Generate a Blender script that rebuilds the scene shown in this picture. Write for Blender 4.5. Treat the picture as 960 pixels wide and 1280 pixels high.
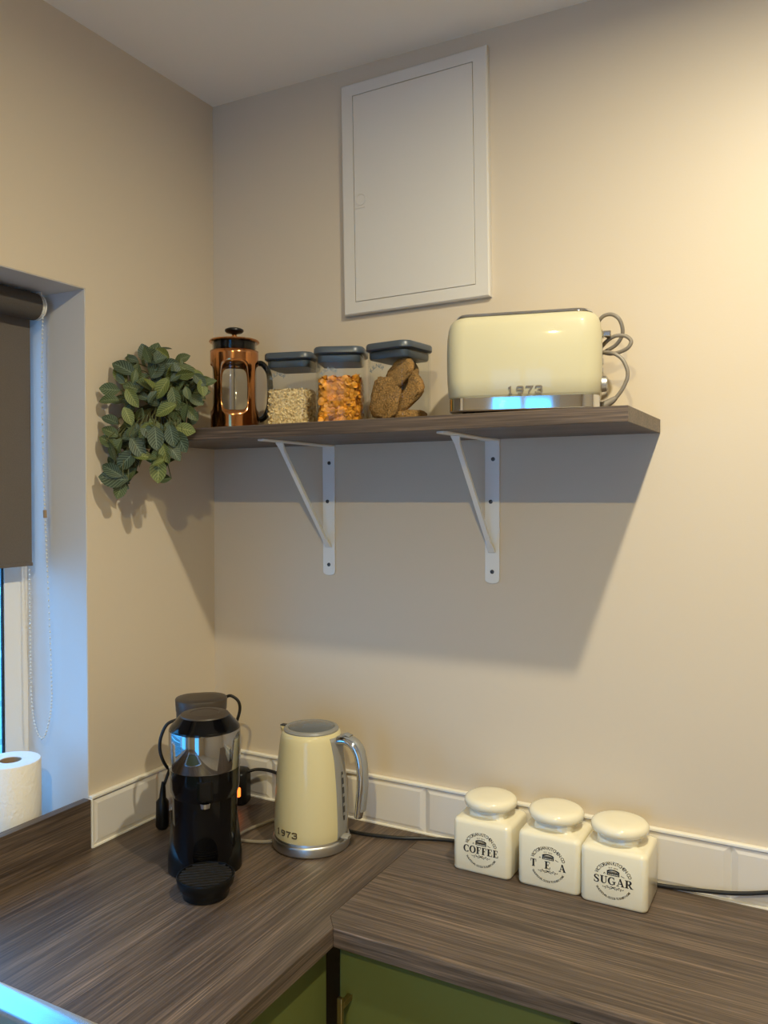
import bpy, bmesh, math, random
from mathutils import Vector, Matrix, Quaternion

for o in list(bpy.data.objects): bpy.data.objects.remove(o)
scene = bpy.context.scene
COL = scene.collection
PI = math.pi
R = math.radians

# ---------------------------------------------------------------- camera
# worktop surface is z = 0, floor z = -0.9; back wall is the plane y = 0, left wall the plane x = 0
F_PX = 1024.57
cam_data = bpy.data.cameras.new('camera')
cam_data.sensor_fit = 'VERTICAL'; cam_data.sensor_height = 36.0; cam_data.lens = F_PX / 1280 * 36.0
cam_data.clip_start = 0.02
cam = bpy.data.objects.new('camera', cam_data); COL.objects.link(cam)
cF = Vector((-0.47346615, 0.88047285, -0.0244411)); cR = Vector((0.88071767, 0.47363926, 0.00149351)); cU = Vector((-0.01289126, 0.02081858, 0.99970016))
m = Matrix.Identity(4)
for i in range(3): m[i][0] = cR[i]; m[i][1] = cU[i]; m[i][2] = -cF[i]
m.translation = Vector((1.3136, -1.56705, 0.72567))
cam.matrix_world = m
scene.camera = cam

# ---------------------------------------------------------------- sky, lamps, exposure
world = bpy.data.worlds.new('sky'); scene.world = world; world.use_nodes = True
bg = world.node_tree.nodes['Background']
bg.inputs['Color'].default_value = (0.09, 0.45, 1.0, 1); bg.inputs['Strength'].default_value = 5.0
scene.view_settings.view_transform = 'Standard'; scene.view_settings.look = 'None'
scene.view_settings.gamma = 1; scene.view_settings.use_curve_mapping = False
scene.view_settings.exposure = 0.0
scene.cycles.transparent_max_bounces = 32
CEIL = 1.654
LAMP_SPOTS = [((1.311, -0.77), 19.6, 176, (1.0, 0.91, 0.67)), ((1.311, -2.04), 32.0, 180, (1.0, 0.82, 0.38))]   # x, y, watts, spread, colour
for (lx, ly), power, spread, tint in LAMP_SPOTS:
    ld = bpy.data.lights.new('downlight_beam', 'AREA'); ld.energy = power; ld.color = tint
    ld.shape = 'DISK'; ld.size = 0.045; ld.spread = R(spread)
    lo = bpy.data.objects.new('downlight_beam', ld); COL.objects.link(lo); lo.location = (lx, ly, CEIL - 0.012)

# ---------------------------------------------------------------- node helpers
def new_mat(name):
    mt = bpy.data.materials.new(name); mt.use_nodes = True
    nt = mt.node_tree
    return mt, nt, nt.nodes['Principled BSDF']
def srgb(r, g, b):
    f = lambda c: (c/255)/12.92 if c/255 <= 0.04045 else (((c/255)+0.055)/1.055)**2.4
    return (f(r), f(g), f(b), 1)
def N(nt, typ, **kw):
    n = nt.nodes.new(typ)
    for k, v in kw.items():
        if k.startswith('i_'):
            n.inputs[k[2:].replace('_', ' ')].default_value = v
        else: setattr(n, k, v)
    return n
def ramp(nt, stops):
    n = nt.nodes.new('ShaderNodeValToRGB'); e = n.color_ramp.elements
    while len(e) < len(stops): e.new(0.5)
    for k, (pos, c) in zip(e, stops): k.position = pos; k.color = c if len(c) == 4 else (*c, 1)
    return n
def plain(name, col, rough=0.5, metal=0.0, coat=0.0, spec=0.5, noise=0.0, bump=0.0, scale=60):
    mt, nt, b = new_mat(name)
    b.inputs['Base Color'].default_value = col; b.inputs['Roughness'].default_value = rough
    b.inputs['Metallic'].default_value = metal; b.inputs['Coat Weight'].default_value = coat
    b.inputs['Specular IOR Level'].default_value = spec
    b.inputs['Coat Roughness'].default_value = 0.05
    tc = N(nt, 'ShaderNodeTexCoord'); nz = N(nt, 'ShaderNodeTexNoise', i_Scale=scale, i_Detail=4.0)
    nt.links.new(tc.outputs['Object'], nz.inputs['Vector'])
    mr = N(nt, 'ShaderNodeMapRange'); mr.inputs['To Min'].default_value = max(0.0, rough - 0.03); mr.inputs['To Max'].default_value = rough + 0.03
    nt.links.new(nz.outputs['Fac'], mr.inputs['Value']); nt.links.new(mr.outputs['Result'], b.inputs['Roughness'])
    if noise:
        d = tuple(c * (1 - noise) for c in col[:3]) + (1,); l = tuple(min(1, c * (1 + noise)) for c in col[:3]) + (1,)
        rp = ramp(nt, [(0.3, d), (0.7, l)]); nt.links.new(nz.outputs['Fac'], rp.inputs['Fac']); nt.links.new(rp.outputs['Color'], b.inputs['Base Color'])
    if bump:
        bp = N(nt, 'ShaderNodeBump', i_Strength=bump, i_Distance=0.002)
        nt.links.new(nz.outputs['Fac'], bp.inputs['Height']); nt.links.new(bp.outputs['Normal'], b.inputs['Normal'])
    return mt
def wood(name, axis):
    """dark grey-brown oak laminate with the grain running along the given axis"""
    mt, nt, b = new_mat(name)
    tc = N(nt, 'ShaderNodeTexCoord'); mp = N(nt, 'ShaderNodeMapping')
    s = [1.0, 1.0, 1.0]; s['xyz'.index(axis)] = 0.02
    mp.inputs['Scale'].default_value = s
    nt.links.new(tc.outputs['Object'], mp.inputs['Vector'])
    warp = N(nt, 'ShaderNodeTexNoise', i_Scale=9.0, i_Detail=2.0)
    nt.links.new(mp.outputs['Vector'], warp.inputs['Vector'])
    add = N(nt, 'ShaderNodeMixRGB', blend_type='ADD'); add.inputs['Fac'].default_value = 0.035
    nt.links.new(mp.outputs['Vector'], add.inputs['Color1']); nt.links.new(warp.outputs['Color'], add.inputs['Color2'])
    big = N(nt, 'ShaderNodeTexNoise', i_Scale=34.0, i_Detail=4.0, i_Roughness=0.65)
    fine = N(nt, 'ShaderNodeTexNoise', i_Scale=300.0, i_Detail=3.0, i_Roughness=0.6)
    for n in (big, fine): nt.links.new(add.outputs['Color'], n.inputs['Vector'])
    r1 = ramp(nt, [(0.28, srgb(70, 59, 53)), (0.5, srgb(90, 77, 68)), (0.75, srgb(110, 95, 83))])
    nt.links.new(big.outputs['Fac'], r1.inputs['Fac'])
    r2 = ramp(nt, [(0.34, (0.45, 0.43, 0.42, 1)), (0.5, (0.9, 0.9, 0.9, 1)), (0.62, (1.5, 1.45, 1.4, 1)), (0.72, (2.2, 2.1, 2.0, 1))])
    nt.links.new(fine.outputs['Fac'], r2.inputs['Fac'])
    mul = N(nt, 'ShaderNodeMixRGB', blend_type='MULTIPLY'); mul.inputs['Fac'].default_value = 0.85
    nt.links.new(r1.outputs['Color'], mul.inputs['Color1']); nt.links.new(r2.outputs['Color'], mul.inputs['Color2'])
    nt.links.new(mul.outputs['Color'], b.inputs['Base Color'])
    b.inputs['Roughness'].default_value = 0.42
    bp = N(nt, 'ShaderNodeBump', i_Strength=0.25, i_Distance=0.0006)
    nt.links.new(fine.outputs['Fac'], bp.inputs['Height']); nt.links.new(bp.outputs['Normal'], b.inputs['Normal'])
    return mt
def glass(name, tint=(0.97, 0.98, 0.98, 1), refl=1.0):
    mt = bpy.data.materials.new(name); mt.use_nodes = True; nt = mt.node_tree
    nt.nodes.remove(nt.nodes['Principled BSDF']); out = nt.nodes['Material Output']
    tr = N(nt, 'ShaderNodeBsdfTransparent'); tr.inputs['Color'].default_value = tint
    gl = N(nt, 'ShaderNodeBsdfGlossy'); gl.inputs['Roughness'].default_value = 0.03
    lw = N(nt, 'ShaderNodeLayerWeight'); lw.inputs['Blend'].default_value = 0.5
    pw = N(nt, 'ShaderNodeMath', operation='POWER'); pw.inputs[1].default_value = 4.0
    nt.links.new(lw.outputs['Facing'], pw.inputs[0])
    mu = N(nt, 'ShaderNodeMath', operation='MULTIPLY_ADD'); mu.inputs[1].default_value = 0.6*refl; mu.inputs[2].default_value = 0.010*refl; mu.use_clamp = True
    nt.links.new(pw.outputs[0], mu.inputs[0])
    mx = N(nt, 'ShaderNodeMixShader'); nt.links.new(mu.outputs[0], mx.inputs['Fac'])
    nt.links.new(tr.outputs[0], mx.inputs[1]); nt.links.new(gl.outputs[0], mx.inputs[2]); nt.links.new(mx.outputs[0], out.inputs['Surface'])
    return mt
def emit(name, col, s):
    mt, nt, b = new_mat(name)
    b.inputs['Base Color'].default_value = col; b.inputs['Emission Color'].default_value = col; b.inputs['Emission Strength'].default_value = s
    return mt
def leaf_mat(name, base, vein, edge):
    mt, nt, b = new_mat(name)
    uv = N(nt, 'ShaderNodeUVMap'); sp = N(nt, 'ShaderNodeSeparateXYZ'); nt.links.new(uv.outputs['UV'], sp.inputs[0])
    def M(op, a, c=None):
        n = N(nt, 'ShaderNodeMath', operation=op)
        for i, v in enumerate((a, c)):
            if v is None: continue
            if isinstance(v, (int, float)): n.inputs[i].default_value = v
            else: nt.links.new(v, n.inputs[i])
        return n.outputs[0]
    av = M('ABSOLUTE', sp.outputs['Y'])                        # 0 at the midrib, 1 at the margin
    ph = M('SUBTRACT', sp.outputs['X'], M('MULTIPLY', av, 0.28))
    fr = M('ABSOLUTE', M('SUBTRACT', M('FRACT', M('MULTIPLY', ph, 8.0)), 0.5))
    side = M('LESS_THAN', fr, 0.12)
    mid = M('LESS_THAN', av, 0.07)
    vv = M('MAXIMUM', side, mid)
    mx = N(nt, 'ShaderNodeMixRGB'); mx.inputs['Color1'].default_value = base; mx.inputs['Color2'].default_value = vein
    nt.links.new(M('MULTIPLY', vv, 0.75), mx.inputs['Fac'])
    nz = N(nt, 'ShaderNodeTexNoise', i_Scale=40.0); tc = N(nt, 'ShaderNodeTexCoord'); nt.links.new(tc.outputs['Object'], nz.inputs['Vector'])
    m2 = N(nt, 'ShaderNodeMixRGB'); m2.inputs['Color2'].default_value = edge
    nt.links.new(M('MULTIPLY', nz.outputs['Fac'], 0.5), m2.inputs['Fac']); nt.links.new(mx.outputs['Color'], m2.inputs['Color1'])
    nt.links.new(m2.outputs['Color'], b.inputs['Base Color']); b.inputs['Roughness'].default_value = 0.55
    bp = N(nt, 'ShaderNodeBump', i_Strength=0.3, i_Distance=0.001); bp.invert = True
    nt.links.new(vv, bp.inputs['Height']); nt.links.new(bp.outputs['Normal'], b.inputs['Normal'])
    return mt

MAT = dict(
    wall=plain('warm_beige_paint', srgb(208, 194, 174), 0.50, bump=0.05, scale=220),
    ceiling=plain('off_white_ceiling_paint', srgb(240, 236, 232), 0.7, bump=0.05, scale=180),
    reveal=plain('white_reveal_paint', srgb(210, 206, 204), 0.55, bump=0.04, scale=180),
    floor=plain('pale_floor', srgb(190, 182, 172), 0.5, noise=0.1, scale=6),
    wood_x=wood('oak_laminate_along_wall', 'x'), wood_y=wood('oak_laminate_along_window', 'y'),
    wood_end=wood('oak_edging', 'y'),
    tile=plain('glazed_white_tile', srgb(222, 216, 210), 0.12, coat=0.3), grout=plain('white_grout', srgb(224, 222, 216), 0.8, bump=0.2, scale=400),
    trim=plain('white_sealant_strip', srgb(238, 234, 226), 0.4),
    panel=plain('white_powder_coat', srgb(214, 209, 202), 0.42), gap=plain('dark_gap', srgb(70, 62, 54), 0.8),
    white=plain('white_painted_steel', srgb(226, 226, 226), 0.35), screw=plain('steel_screw', srgb(90, 90, 92), 0.35, metal=1.0),
    toaster_cream=plain('pale_cream_enamel', srgb(190, 183, 154), 0.34, coat=0.35, spec=0.2), cream=plain('cream_enamel', srgb(212, 200, 157), 0.30, coat=0.45, spec=0.2), chrome=plain('chrome', (0.72, 0.72, 0.72, 1), 0.06, metal=1.0),
    brushed=plain('brushed_steel', (0.55, 0.54, 0.52, 1), 0.36, metal=1.0, scale=200),
    grey_plastic=plain('grey_plastic', srgb(140, 138, 134), 0.4), dark_plastic=plain('charcoal_plastic', srgb(40, 38, 38), 0.4),
    black_gloss=plain('black_gloss_plastic', srgb(6, 6, 9), 0.10, spec=0.35), black=plain('black_plastic', srgb(12, 12, 13), 0.35, spec=0.3),
    chrome_dark_reflection=plain('chrome_dark_reflection', (0.34, 0.34, 0.35, 1), 0.06, metal=1.0),  # chrome with its colour darkened to stand in for reflections of darker surroundings
    tank=plain('smoky_tank', srgb(66, 57, 49), 0.4, spec=0.3), ceramic=plain('ivory_ceramic', srgb(236, 228, 204), 0.14, coat=0.25, spec=0.35, noise=0.02, scale=20),
    kettle_lid=plain('slate_gloss', srgb(92, 96, 100), 0.14, coat=0.3),
    print=plain('black_print', srgb(30, 28, 28), 0.5), badge=plain('pewter_badge', srgb(112, 100, 84), 0.35, metal=0.6),
    copper=plain('copper', (0.52, 0.23, 0.09, 1), 0.14, metal=1.0), glass=glass('clear_glass'), pane=glass('window_glass', (0.96, 0.98, 1.0, 1)),
    slate=plain('slate_blue_plastic', srgb(64, 73, 84), 0.35), seal=glass('smoky_seal', (0.42, 0.48, 0.52, 1), 1.0),
    logo=plain('blue_grey_print', srgb(104, 116, 128), 0.5),
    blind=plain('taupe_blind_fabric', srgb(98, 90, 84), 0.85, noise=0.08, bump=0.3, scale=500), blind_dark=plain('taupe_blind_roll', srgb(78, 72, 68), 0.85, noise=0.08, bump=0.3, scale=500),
    upvc=plain('white_upvc', srgb(232, 230, 228), 0.3), gasket=plain('black_gasket', srgb(22, 24, 30), 0.5), bead=plain('white_beads', srgb(214, 214, 210), 0.4),
    paper=plain('white_paper', srgb(236, 232, 226), 0.9, bump=0.9, scale=130), card=plain('brown_card', srgb(150, 128, 104), 0.9),
    green=plain('olive_green_laminate', srgb(90, 96, 50), 0.4, spec=0.3), carcass=plain('dark_green_edge', srgb(70, 80, 50), 0.5),
    brass=plain('antique_brass', (0.42, 0.30, 0.14, 1), 0.3, metal=1.0), steel=plain('stainless_steel', (0.72, 0.74, 0.76, 1), 0.25, metal=1.0),
    void=plain('black_appliance_glass', srgb(12, 12, 13), 0.2), neon=emit('orange_neon', (1.0, 0.16, 0.02, 1), 3.0),
    cord_grey=plain('grey_flex', srgb(128, 120, 110), 0.45), cord_black=plain('black_flex', srgb(20, 19, 19), 0.45),
    oat=plain('oat_flake', srgb(226, 198, 148), 0.8, noise=0.3, scale=260), corn=plain('toasted_corn', srgb(212, 140, 34), 0.5, noise=0.4, scale=90),
    wheat=plain('toasted_wheat', srgb(150, 112, 62), 0.85, noise=0.6, bump=1.0, scale=330),
    leaf0=leaf_mat('leaf_mid_green', srgb(66, 80, 44), srgb(136, 146, 104), srgb(46, 60, 34)), leaf1=leaf_mat('leaf_dark_green', srgb(48, 64, 44), srgb(122, 136, 112), srgb(34, 48, 36)),
    leaf2=leaf_mat('leaf_yellow_green', srgb(92, 102, 46), srgb(158, 162, 96), srgb(66, 80, 40)), stem=plain('plant_stem', srgb(82, 84, 48), 0.6),
    fence=plain('pale_fence_board', srgb(214, 220, 226), 0.7, noise=0.05, scale=30), ground=plain('paving', srgb(150, 150, 150), 0.9, noise=0.1, scale=8),
    lens=emit('lamp_lens', (1.0, 0.8, 0.55, 1), 6.0), pot=plain('charcoal_pot', srgb(62, 62, 66), 0.6),
)

# ---------------------------------------------------------------- mesh helpers
class MB:
    def __init__(s): s.v = []; s.f = []; s.uv = None
    def add(s, vs, fs):
        o = len(s.v); s.v += [tuple(v) for v in vs]; s.f += [tuple(i + o for i in f) for f in fs]; return s
    def box(s, x0, x1, y0, y1, z0, z1, M=None):
        vs = [Vector((x, y, z)) for z in (z0, z1) for y in (y0, y1) for x in (x0, x1)]
        if M is not None: vs = [M @ v for v in vs]
        return s.add(vs, [(0, 2, 3, 1), (4, 5, 7, 6), (0, 1, 5, 4), (2, 6, 7, 3), (0, 4, 6, 2), (1, 3, 7, 5)])
    def rings(s, rings, cap0=True, cap1=True, closed=True):
        n = len(rings[0]); o = len(s.v)
        for r in rings: s.v += [tuple(p) for p in r]
        for k in range(len(rings) - 1):
            for i in range(n if closed else n - 1):
                j = (i + 1) % n
                s.f.append((o + k*n + i, o + k*n + j, o + (k+1)*n + j, o + (k+1)*n + i))
        if cap0: s.f.append(tuple(o + i for i in reversed(range(n))))
        if cap1: s.f.append(tuple(o + (len(rings)-1)*n + i for i in range(n)))
        return s
    def lathe(s, prof, n=48, cx=0, cy=0, cap0=True, cap1=True):
        return s.rings([[(cx + r*math.cos(2*PI*i/n), cy + r*math.sin(2*PI*i/n), z) for i in range(n)] for r, z in prof], cap0, cap1)
    def tube(s, path, r, n=10, ry=None, up=None):
        pts = [Vector(p) for p in path]; rings = []; prev = None
        for i, p in enumerate(pts):
            t = (pts[min(i+1, len(pts)-1)] - pts[max(i-1, 0)]).normalized()
            if prev is None:
                a = Vector(up) if up is not None else (Vector((0, 0, 1)) if abs(t.z) < 0.9 else Vector((1, 0, 0)))
            else: a = prev
            a = (a - t * a.dot(t)).normalized(); prev = a; b = t.cross(a)
            ra = r[i] if isinstance(r, (list, tuple)) else r
            rb = (ry[i] if isinstance(ry, (list, tuple)) else ry) if ry is not None else ra
            rings.append([p + a*ra*math.cos(2*PI*k/n) + b*rb*math.sin(2*PI*k/n) for k in range(n)])
        return s.rings(rings)
    def prism(s, poly, z0, z1, M=None):
        n = len(poly)
        vs = [Vector((x, y, z0)) for x, y in poly] + [Vector((x, y, z1)) for x, y in poly]
        if M is not None: vs = [M @ v for v in vs]
        return s.add(vs, [tuple(reversed(range(n))), tuple(range(n, 2*n))] + [(i, (i+1) % n, n + (i+1) % n, n + i) for i in range(n)])
    def mesh(s, name):
        me = bpy.data.meshes.new(name); me.from_pydata(s.v, [], s.f); me.update(); return me
def rrect(w, d, r, n=6):
    pts = []
    for cx, cy, a0 in ((w/2-r, d/2-r, 0), (-w/2+r, d/2-r, 90), (-w/2+r, -d/2+r, 180), (w/2-r, -d/2+r, 270)):
        for k in range(n + 1):
            a = R(a0 + 90*k/n); pts.append((cx + r*math.cos(a), cy + r*math.sin(a)))
    return pts
def spline(pts, sub=8):
    P = [Vector(p) for p in pts]; out = []
    for i in range(len(P) - 1):
        p0, p1, p2, p3 = P[max(i-1, 0)], P[i], P[i+1], P[min(i+2, len(P)-1)]
        for k in range(sub):
            t = k / sub
            out.append(0.5*((2*p1) + (p2-p0)*t + (2*p0-5*p1+4*p2-p3)*t*t + (3*p1-p0-3*p2+p3)*t**3))
    return out + [P[-1]]
def obj(name, mb, mat, parent=None, smooth=35, bevel=0, seg=2, loc=None, fix=True):
    me = mb.mesh(name) if isinstance(mb, MB) else mb
    if fix and isinstance(mb, MB):
        bm = bmesh.new(); bm.from_mesh(me); bmesh.ops.recalc_face_normals(bm, faces=bm.faces); bm.to_mesh(me); bm.free()
    if mat is not None and len(me.materials) == 0: me.materials.append(MAT[mat])
    if smooth:
        me.shade_smooth(); me.set_sharp_from_angle(angle=R(smooth))
    o = bpy.data.objects.new(name, me); COL.objects.link(o)
    if parent is not None: o.parent = parent
    if loc is not None: o.location = loc
    if bevel:
        b = o.modifiers.new('bevel', 'BEVEL'); b.width = bevel; b.segments = seg; b.limit_method = 'ANGLE'; b.angle_limit = R(40)
        b.harden_normals = False
    return o
def tag(o, label, cat, group=None):
    o['label'] = label; o['category'] = cat
    if group: o['group'] = group
    return o
def thing(name, label, cat, loc=(0, 0, 0), rot=None, group=None):
    o = bpy.data.objects.new(name, None); o.empty_display_size = 0.02; COL.objects.link(o)
    o.location = loc
    if rot is not None: o.rotation_euler = rot
    return tag(o, label, cat, group)
def struct(name, mb, mat, smooth=0, **kw):
    o = obj(name, mb, mat, smooth=smooth, **kw); o['kind'] = 'structure'; return o
def bx(*a): return MB().box(*a)

# ---------------------------------------------------------------- stroke lettering
def stroke_mesh(strokes, fn, depth=0.0):
    """strokes: lists of (u, v, half width); fn maps (u, v, d) to a 3-D point"""
    mb = MB()
    for st in strokes:
        n = len(st); L = []; Rr = []
        for i, (u, v, w) in enumerate(st):
            a = st[max(i-1, 0)]; b = st[min(i+1, n-1)]
            if 0 < i < n-1:
                d1 = Vector((u-a[0], v-a[1])); d2 = Vector((b[0]-u, b[1]-v))
                d1.normalize(); d2.normalize(); t = (d1 + d2)
                if t.length < 1e-6: t = d2
                t.normalize(); k = 1 / max(0.5, t.dot(d2))
            else:
                t = Vector((b[0]-a[0], b[1]-a[1])); t.normalize(); k = 1
            nx, ny = -t.y*w*k, t.x*w*k
            L.append((u+nx, v+ny)); Rr.append((u-nx, v-ny))
        o = len(mb.v)
        for (a, b) in zip(L, Rr): mb.v += [tuple(fn(a[0], a[1], depth)), tuple(fn(b[0], b[1], depth))]
        for i in range(n-1): mb.f.append((o+2*i, o+2*i+1, o+2*i+3, o+2*i+2))
        if depth:
            q = len(mb.v)
            for (a, b) in zip(L, Rr): mb.v += [tuple(fn(a[0], a[1], 0)), tuple(fn(b[0], b[1], 0))]
            for i in range(n-1):
                mb.f.append((o+2*i, o+2*i+2, q+2*i+2, q+2*i)); mb.f.append((o+2*i+1, q+2*i+1, q+2*i+3, o+2*i+3))
            mb.f.append((o, q, q+1, o+1)); e = 2*(n-1); mb.f.append((o+e, o+e+1, q+e+1, q+e))
    return mb
def arcpts(cx, cy, rx, ry, a0, a1, wf, n=20):
    return [(cx + rx*math.cos(R(a0+(a1-a0)*i/n)), cy + ry*math.sin(R(a0+(a1-a0)*i/n)), wf(R(a0+(a1-a0)*i/n))) for i in range(n+1)]
def densify(st, step=0.08):
    out = [st[0]]
    for a, b in zip(st, st[1:]):
        k = max(1, int(math.hypot(b[0]-a[0], b[1]-a[1]) / step))
        for i in range(1, k+1): out.append(tuple(a[j] + (b[j]-a[j])*i/k for j in range(3)))
    return out
W = 0.085
DIGITS = {   # wide square-shouldered numerals on a 0.9 x 1 cell
    '1': [[(0.18, 0.80, W), (0.42, 0.92, W), (0.42, 0.08, W)], [(0.2, 0.06, 0.06), (0.64, 0.06, 0.06)]],
    '9': [[(0.80, 0.52, W), (0.22, 0.52, W), (0.12, 0.60, W), (0.12, 0.84, W), (0.22, 0.92, W), (0.72, 0.92, W), (0.82, 0.84, W), (0.82, 0.40, W), (0.72, 0.20, W), (0.5, 0.08, W), (0.2, 0.08, W)]],
    '7': [[(0.08, 0.78, 0.05), (0.08, 0.92, 0.05)], [(0.05, 0.92, W), (0.84, 0.92, W), (0.62, 0.62, W), (0.44, 0.36, W), (0.40, 0.03, W)]],
    '3': [[(0.10, 0.74, W), (0.12, 0.86, W), (0.24, 0.92, W), (0.72, 0.92, W), (0.82, 0.84, W), (0.82, 0.62, W), (0.70, 0.53, W), (0.36, 0.53, 0.06)],
          [(0.70, 0.53, W), (0.84, 0.44, W), (0.84, 0.18, W), (0.72, 0.08, W), (0.22, 0.08, W), (0.10, 0.16, W), (0.08, 0.28, W)]],
}
def digits_1973(fn, h, depth, adv=1.13):
    st = []
    tot = adv*3 + 0.9
    for k, c in enumerate('1973'):
        for s in DIGITS[c]: st.append([((u + k*adv - tot/2)*h, (v-0.5)*h, w*h) for u, v, w in densify(s, 0.15)])
    return stroke_mesh(st, fn, depth)
TK, TN = 0.125, 0.045
def vs(x, y0=0.0, y1=1.0, w=TK): return [(x, y0, w), (x, y1, w)]
def hs(y, x0, x1, w=TN): return [(x0, y, w), (x1, y, w)]
cw = lambda a: TN + (TK-TN)*abs(math.cos(a))**1.3
SERIF = {
    'C': (0.84, [arcpts(0.46, 0.5, 0.36, 0.47, 48, 318, cw, 28), vs(0.74, 0.66, 0.98, 0.035)]),
    'O': (0.94, [arcpts(0.47, 0.5, 0.36, 0.47, 0, 360, cw, 36)]),
    'F': (0.76, [vs(0.24), hs(0.965, 0.02, 0.70), hs(0.52, 0.24, 0.52), hs(0.035, 0.02, 0.46), vs(0.68, 0.70, 0.99, 0.035), vs(0.50, 0.38, 0.66, 0.03)]),
    'E': (0.82, [vs(0.24), hs(0.965, 0.02, 0.72), hs(0.52, 0.24, 0.54), hs(0.035, 0.02, 0.76), vs(0.69, 0.72, 0.99, 0.035), vs(0.52, 0.38, 0.66, 0.03), vs(0.74, 0.01, 0.30, 0.035)]),
    'T': (0.84, [vs(0.42), hs(0.965, 0.04, 0.80), hs(0.035, 0.22, 0.62), vs(0.07, 0.66, 0.99, 0.035), vs(0.77, 0.66, 0.99, 0.035)]),
    'A': (0.96, [[(0.16, 0.02, 0.04), (0.46, 0.98, 0.04)], [(0.44, 1.0, 0.10), (0.80, 0.02, 0.115)], hs(0.34, 0.26, 0.68), hs(0.035, 0.0, 0.32), hs(0.035, 0.58, 0.98)]),
    'U': (0.92, [[(0.24, 1.0, TK), (0.24, 0.36, TK)] + [(0.49 + 0.25*math.cos(R(a)), 0.34 + 0.29*math.sin(R(a)), TN + (TK-TN)*max(0, -math.cos(R(a)))) for a in range(190, 361, 17)] + [(0.74, 0.36, TN), (0.74, 1.0, TN)], hs(0.965, 0.02, 0.46), hs(0.965, 0.58, 0.92)]),
    'G': (0.96, [arcpts(0.46, 0.5, 0.36, 0.47, 48, 300, cw, 28), vs(0.74, 0.66, 0.98, 0.035), vs(0.76, 0.08, 0.44, 0.10), hs(0.44, 0.54, 0.96)]),
    'R': (0.98, [vs(0.24), hs(0.965, 0.02, 0.5), hs(0.50, 0.24, 0.5), hs(0.035, 0.02, 0.46), arcpts(0.48, 0.735, 0.22, 0.225, 90, -90, lambda a: TN + (TK-TN)*abs(math.cos(a)), 14), [(0.46, 0.5, 0.09), (0.80, 0.02, 0.11)], hs(0.035, 0.68, 1.0)]),
    'S': (0.72, [[(0.60, 0.78, TN), (0.52, 0.93, 0.045), (0.34, 0.97, 0.05), (0.17, 0.90, 0.07), (0.13, 0.75, 0.09), (0.22, 0.60, 0.105), (0.40, 0.50, 0.115), (0.56, 0.38, 0.105), (0.60, 0.23, 0.09), (0.53, 0.09, 0.07), (0.36, 0.03, 0.05), (0.17, 0.07, 0.045), (0.10, 0.24, TN)], vs(0.61, 0.68, 0.97, 0.035), vs(0.09, 0.03, 0.34, 0.035)]),
}
def serif_word(word, width, h, gap):
    st = []; x = 0; spans = []
    for c in word:
        wd, ss = SERIF[c]; spans.append((x, ss)); x += wd + gap
    tot = x - gap; sx = width / tot
    for x0, ss in spans:
        for s in ss: st.append([((u + x0 - tot/2)*sx, (v-0.5)*h, w*min(sx, h)) for u, v, w in s])
    return st
_glyph = {}
def glyph(ch):
    if ch not in _glyph:
        cu = bpy.data.curves.new('glyph', 'FONT'); cu.body = ch; cu.size = 1.0; cu.resolution_u = 2; cu.offset = 0.012
        o = bpy.data.objects.new('glyph', cu); COL.objects.link(o)
        dg = bpy.context.evaluated_depsgraph_get(); ev = o.evaluated_get(dg); me = ev.to_mesh()
        vsx = [(v.co.x, v.co.y) for v in me.vertices]; fs = [tuple(p.vertices) for p in me.polygons]
        ev.to_mesh_clear(); bpy.data.objects.remove(o); bpy.data.curves.remove(cu)
        x0 = min([v[0] for v in vsx], default=0); x1 = max([v[0] for v in vsx], default=0.3)
        _glyph[ch] = ([(a - (x0+x1)/2, b) for a, b in vsx], fs, x1 - x0)
    return _glyph[ch]
def arc_text(mb, text, fn, cx, cy, r, h, a_mid, span, inside=False, sx=1.0):
    """letters along an arc (degrees, counter-clockwise from +u); inside=True reads along the bottom"""
    wds = [glyph(c)[2] + 0.14 if c != ' ' else 0.38 for c in text]; tot = sum(wds); x = 0
    for c, wd in zip(text, wds):
        f = (x + wd/2) / tot; x += wd
        if c == ' ': continue
        a = R(a_mid - span/2 + span*f) if inside else R(a_mid + span/2 - span*f)
        g, fs, _ = glyph(c)
        rot = a + PI/2 if inside else a - PI/2
        ca, sa = math.cos(rot), math.sin(rot)
        k = len(mb.v)
        for (u, v) in g:
            u2, v2 = u*h*sx, (v - 0.35)*h
            mb.v.append(tuple(fn(cx + r*math.cos(a) + u2*ca - v2*sa, cy + r*math.sin(a) + u2*sa + v2*ca, 0)))
        mb.f += [tuple(i + k for i in f_) for f_ in fs]
    return mb

# ================================================================ the room
RX, RY, FL = 3.0, -3.9, -0.9          # right wall, rear wall, floor
WIN = (-1.75, -0.392, 0.0, 1.1336)    # window opening y0, y1, z0, z1
DOOR = (0.90, 1.80, FL, 1.40)        # glazed door in the rear wall: x0, x1, z0, z1
struct('floor', bx(-0.3, RX+0.2, RY-0.2, 0.2, FL-0.1, FL), 'floor')
struct('ceiling', bx(-0.3, RX+0.2, RY-0.2, 0.2, CEIL, CEIL+0.1), 'ceiling')
wall_back = struct('wall_back', bx(-0.3, RX+0.2, 0.0, 0.2, FL, CEIL), 'wall')
struct('wall_right', bx(RX, RX+0.2, RY-0.2, 0.0, FL, CEIL), 'wall')
struct('wall_rear', MB().box(-0.3, DOOR[0], RY-0.2, RY, FL, CEIL).box(DOOR[1], RX, RY-0.2, RY, FL, CEIL).box(DOOR[0], DOOR[1], RY-0.2, RY, DOOR[3], CEIL), 'wall')
WT = -0.215
mb = MB()
mb.box(WT, 0, WIN[1], 0.0, FL, CEIL)
mb.box(WT, 0, WIN[0], WIN[1], FL, WIN[2]); mb.box(WT, 0, WIN[0], WIN[1], WIN[3], CEIL)
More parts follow.
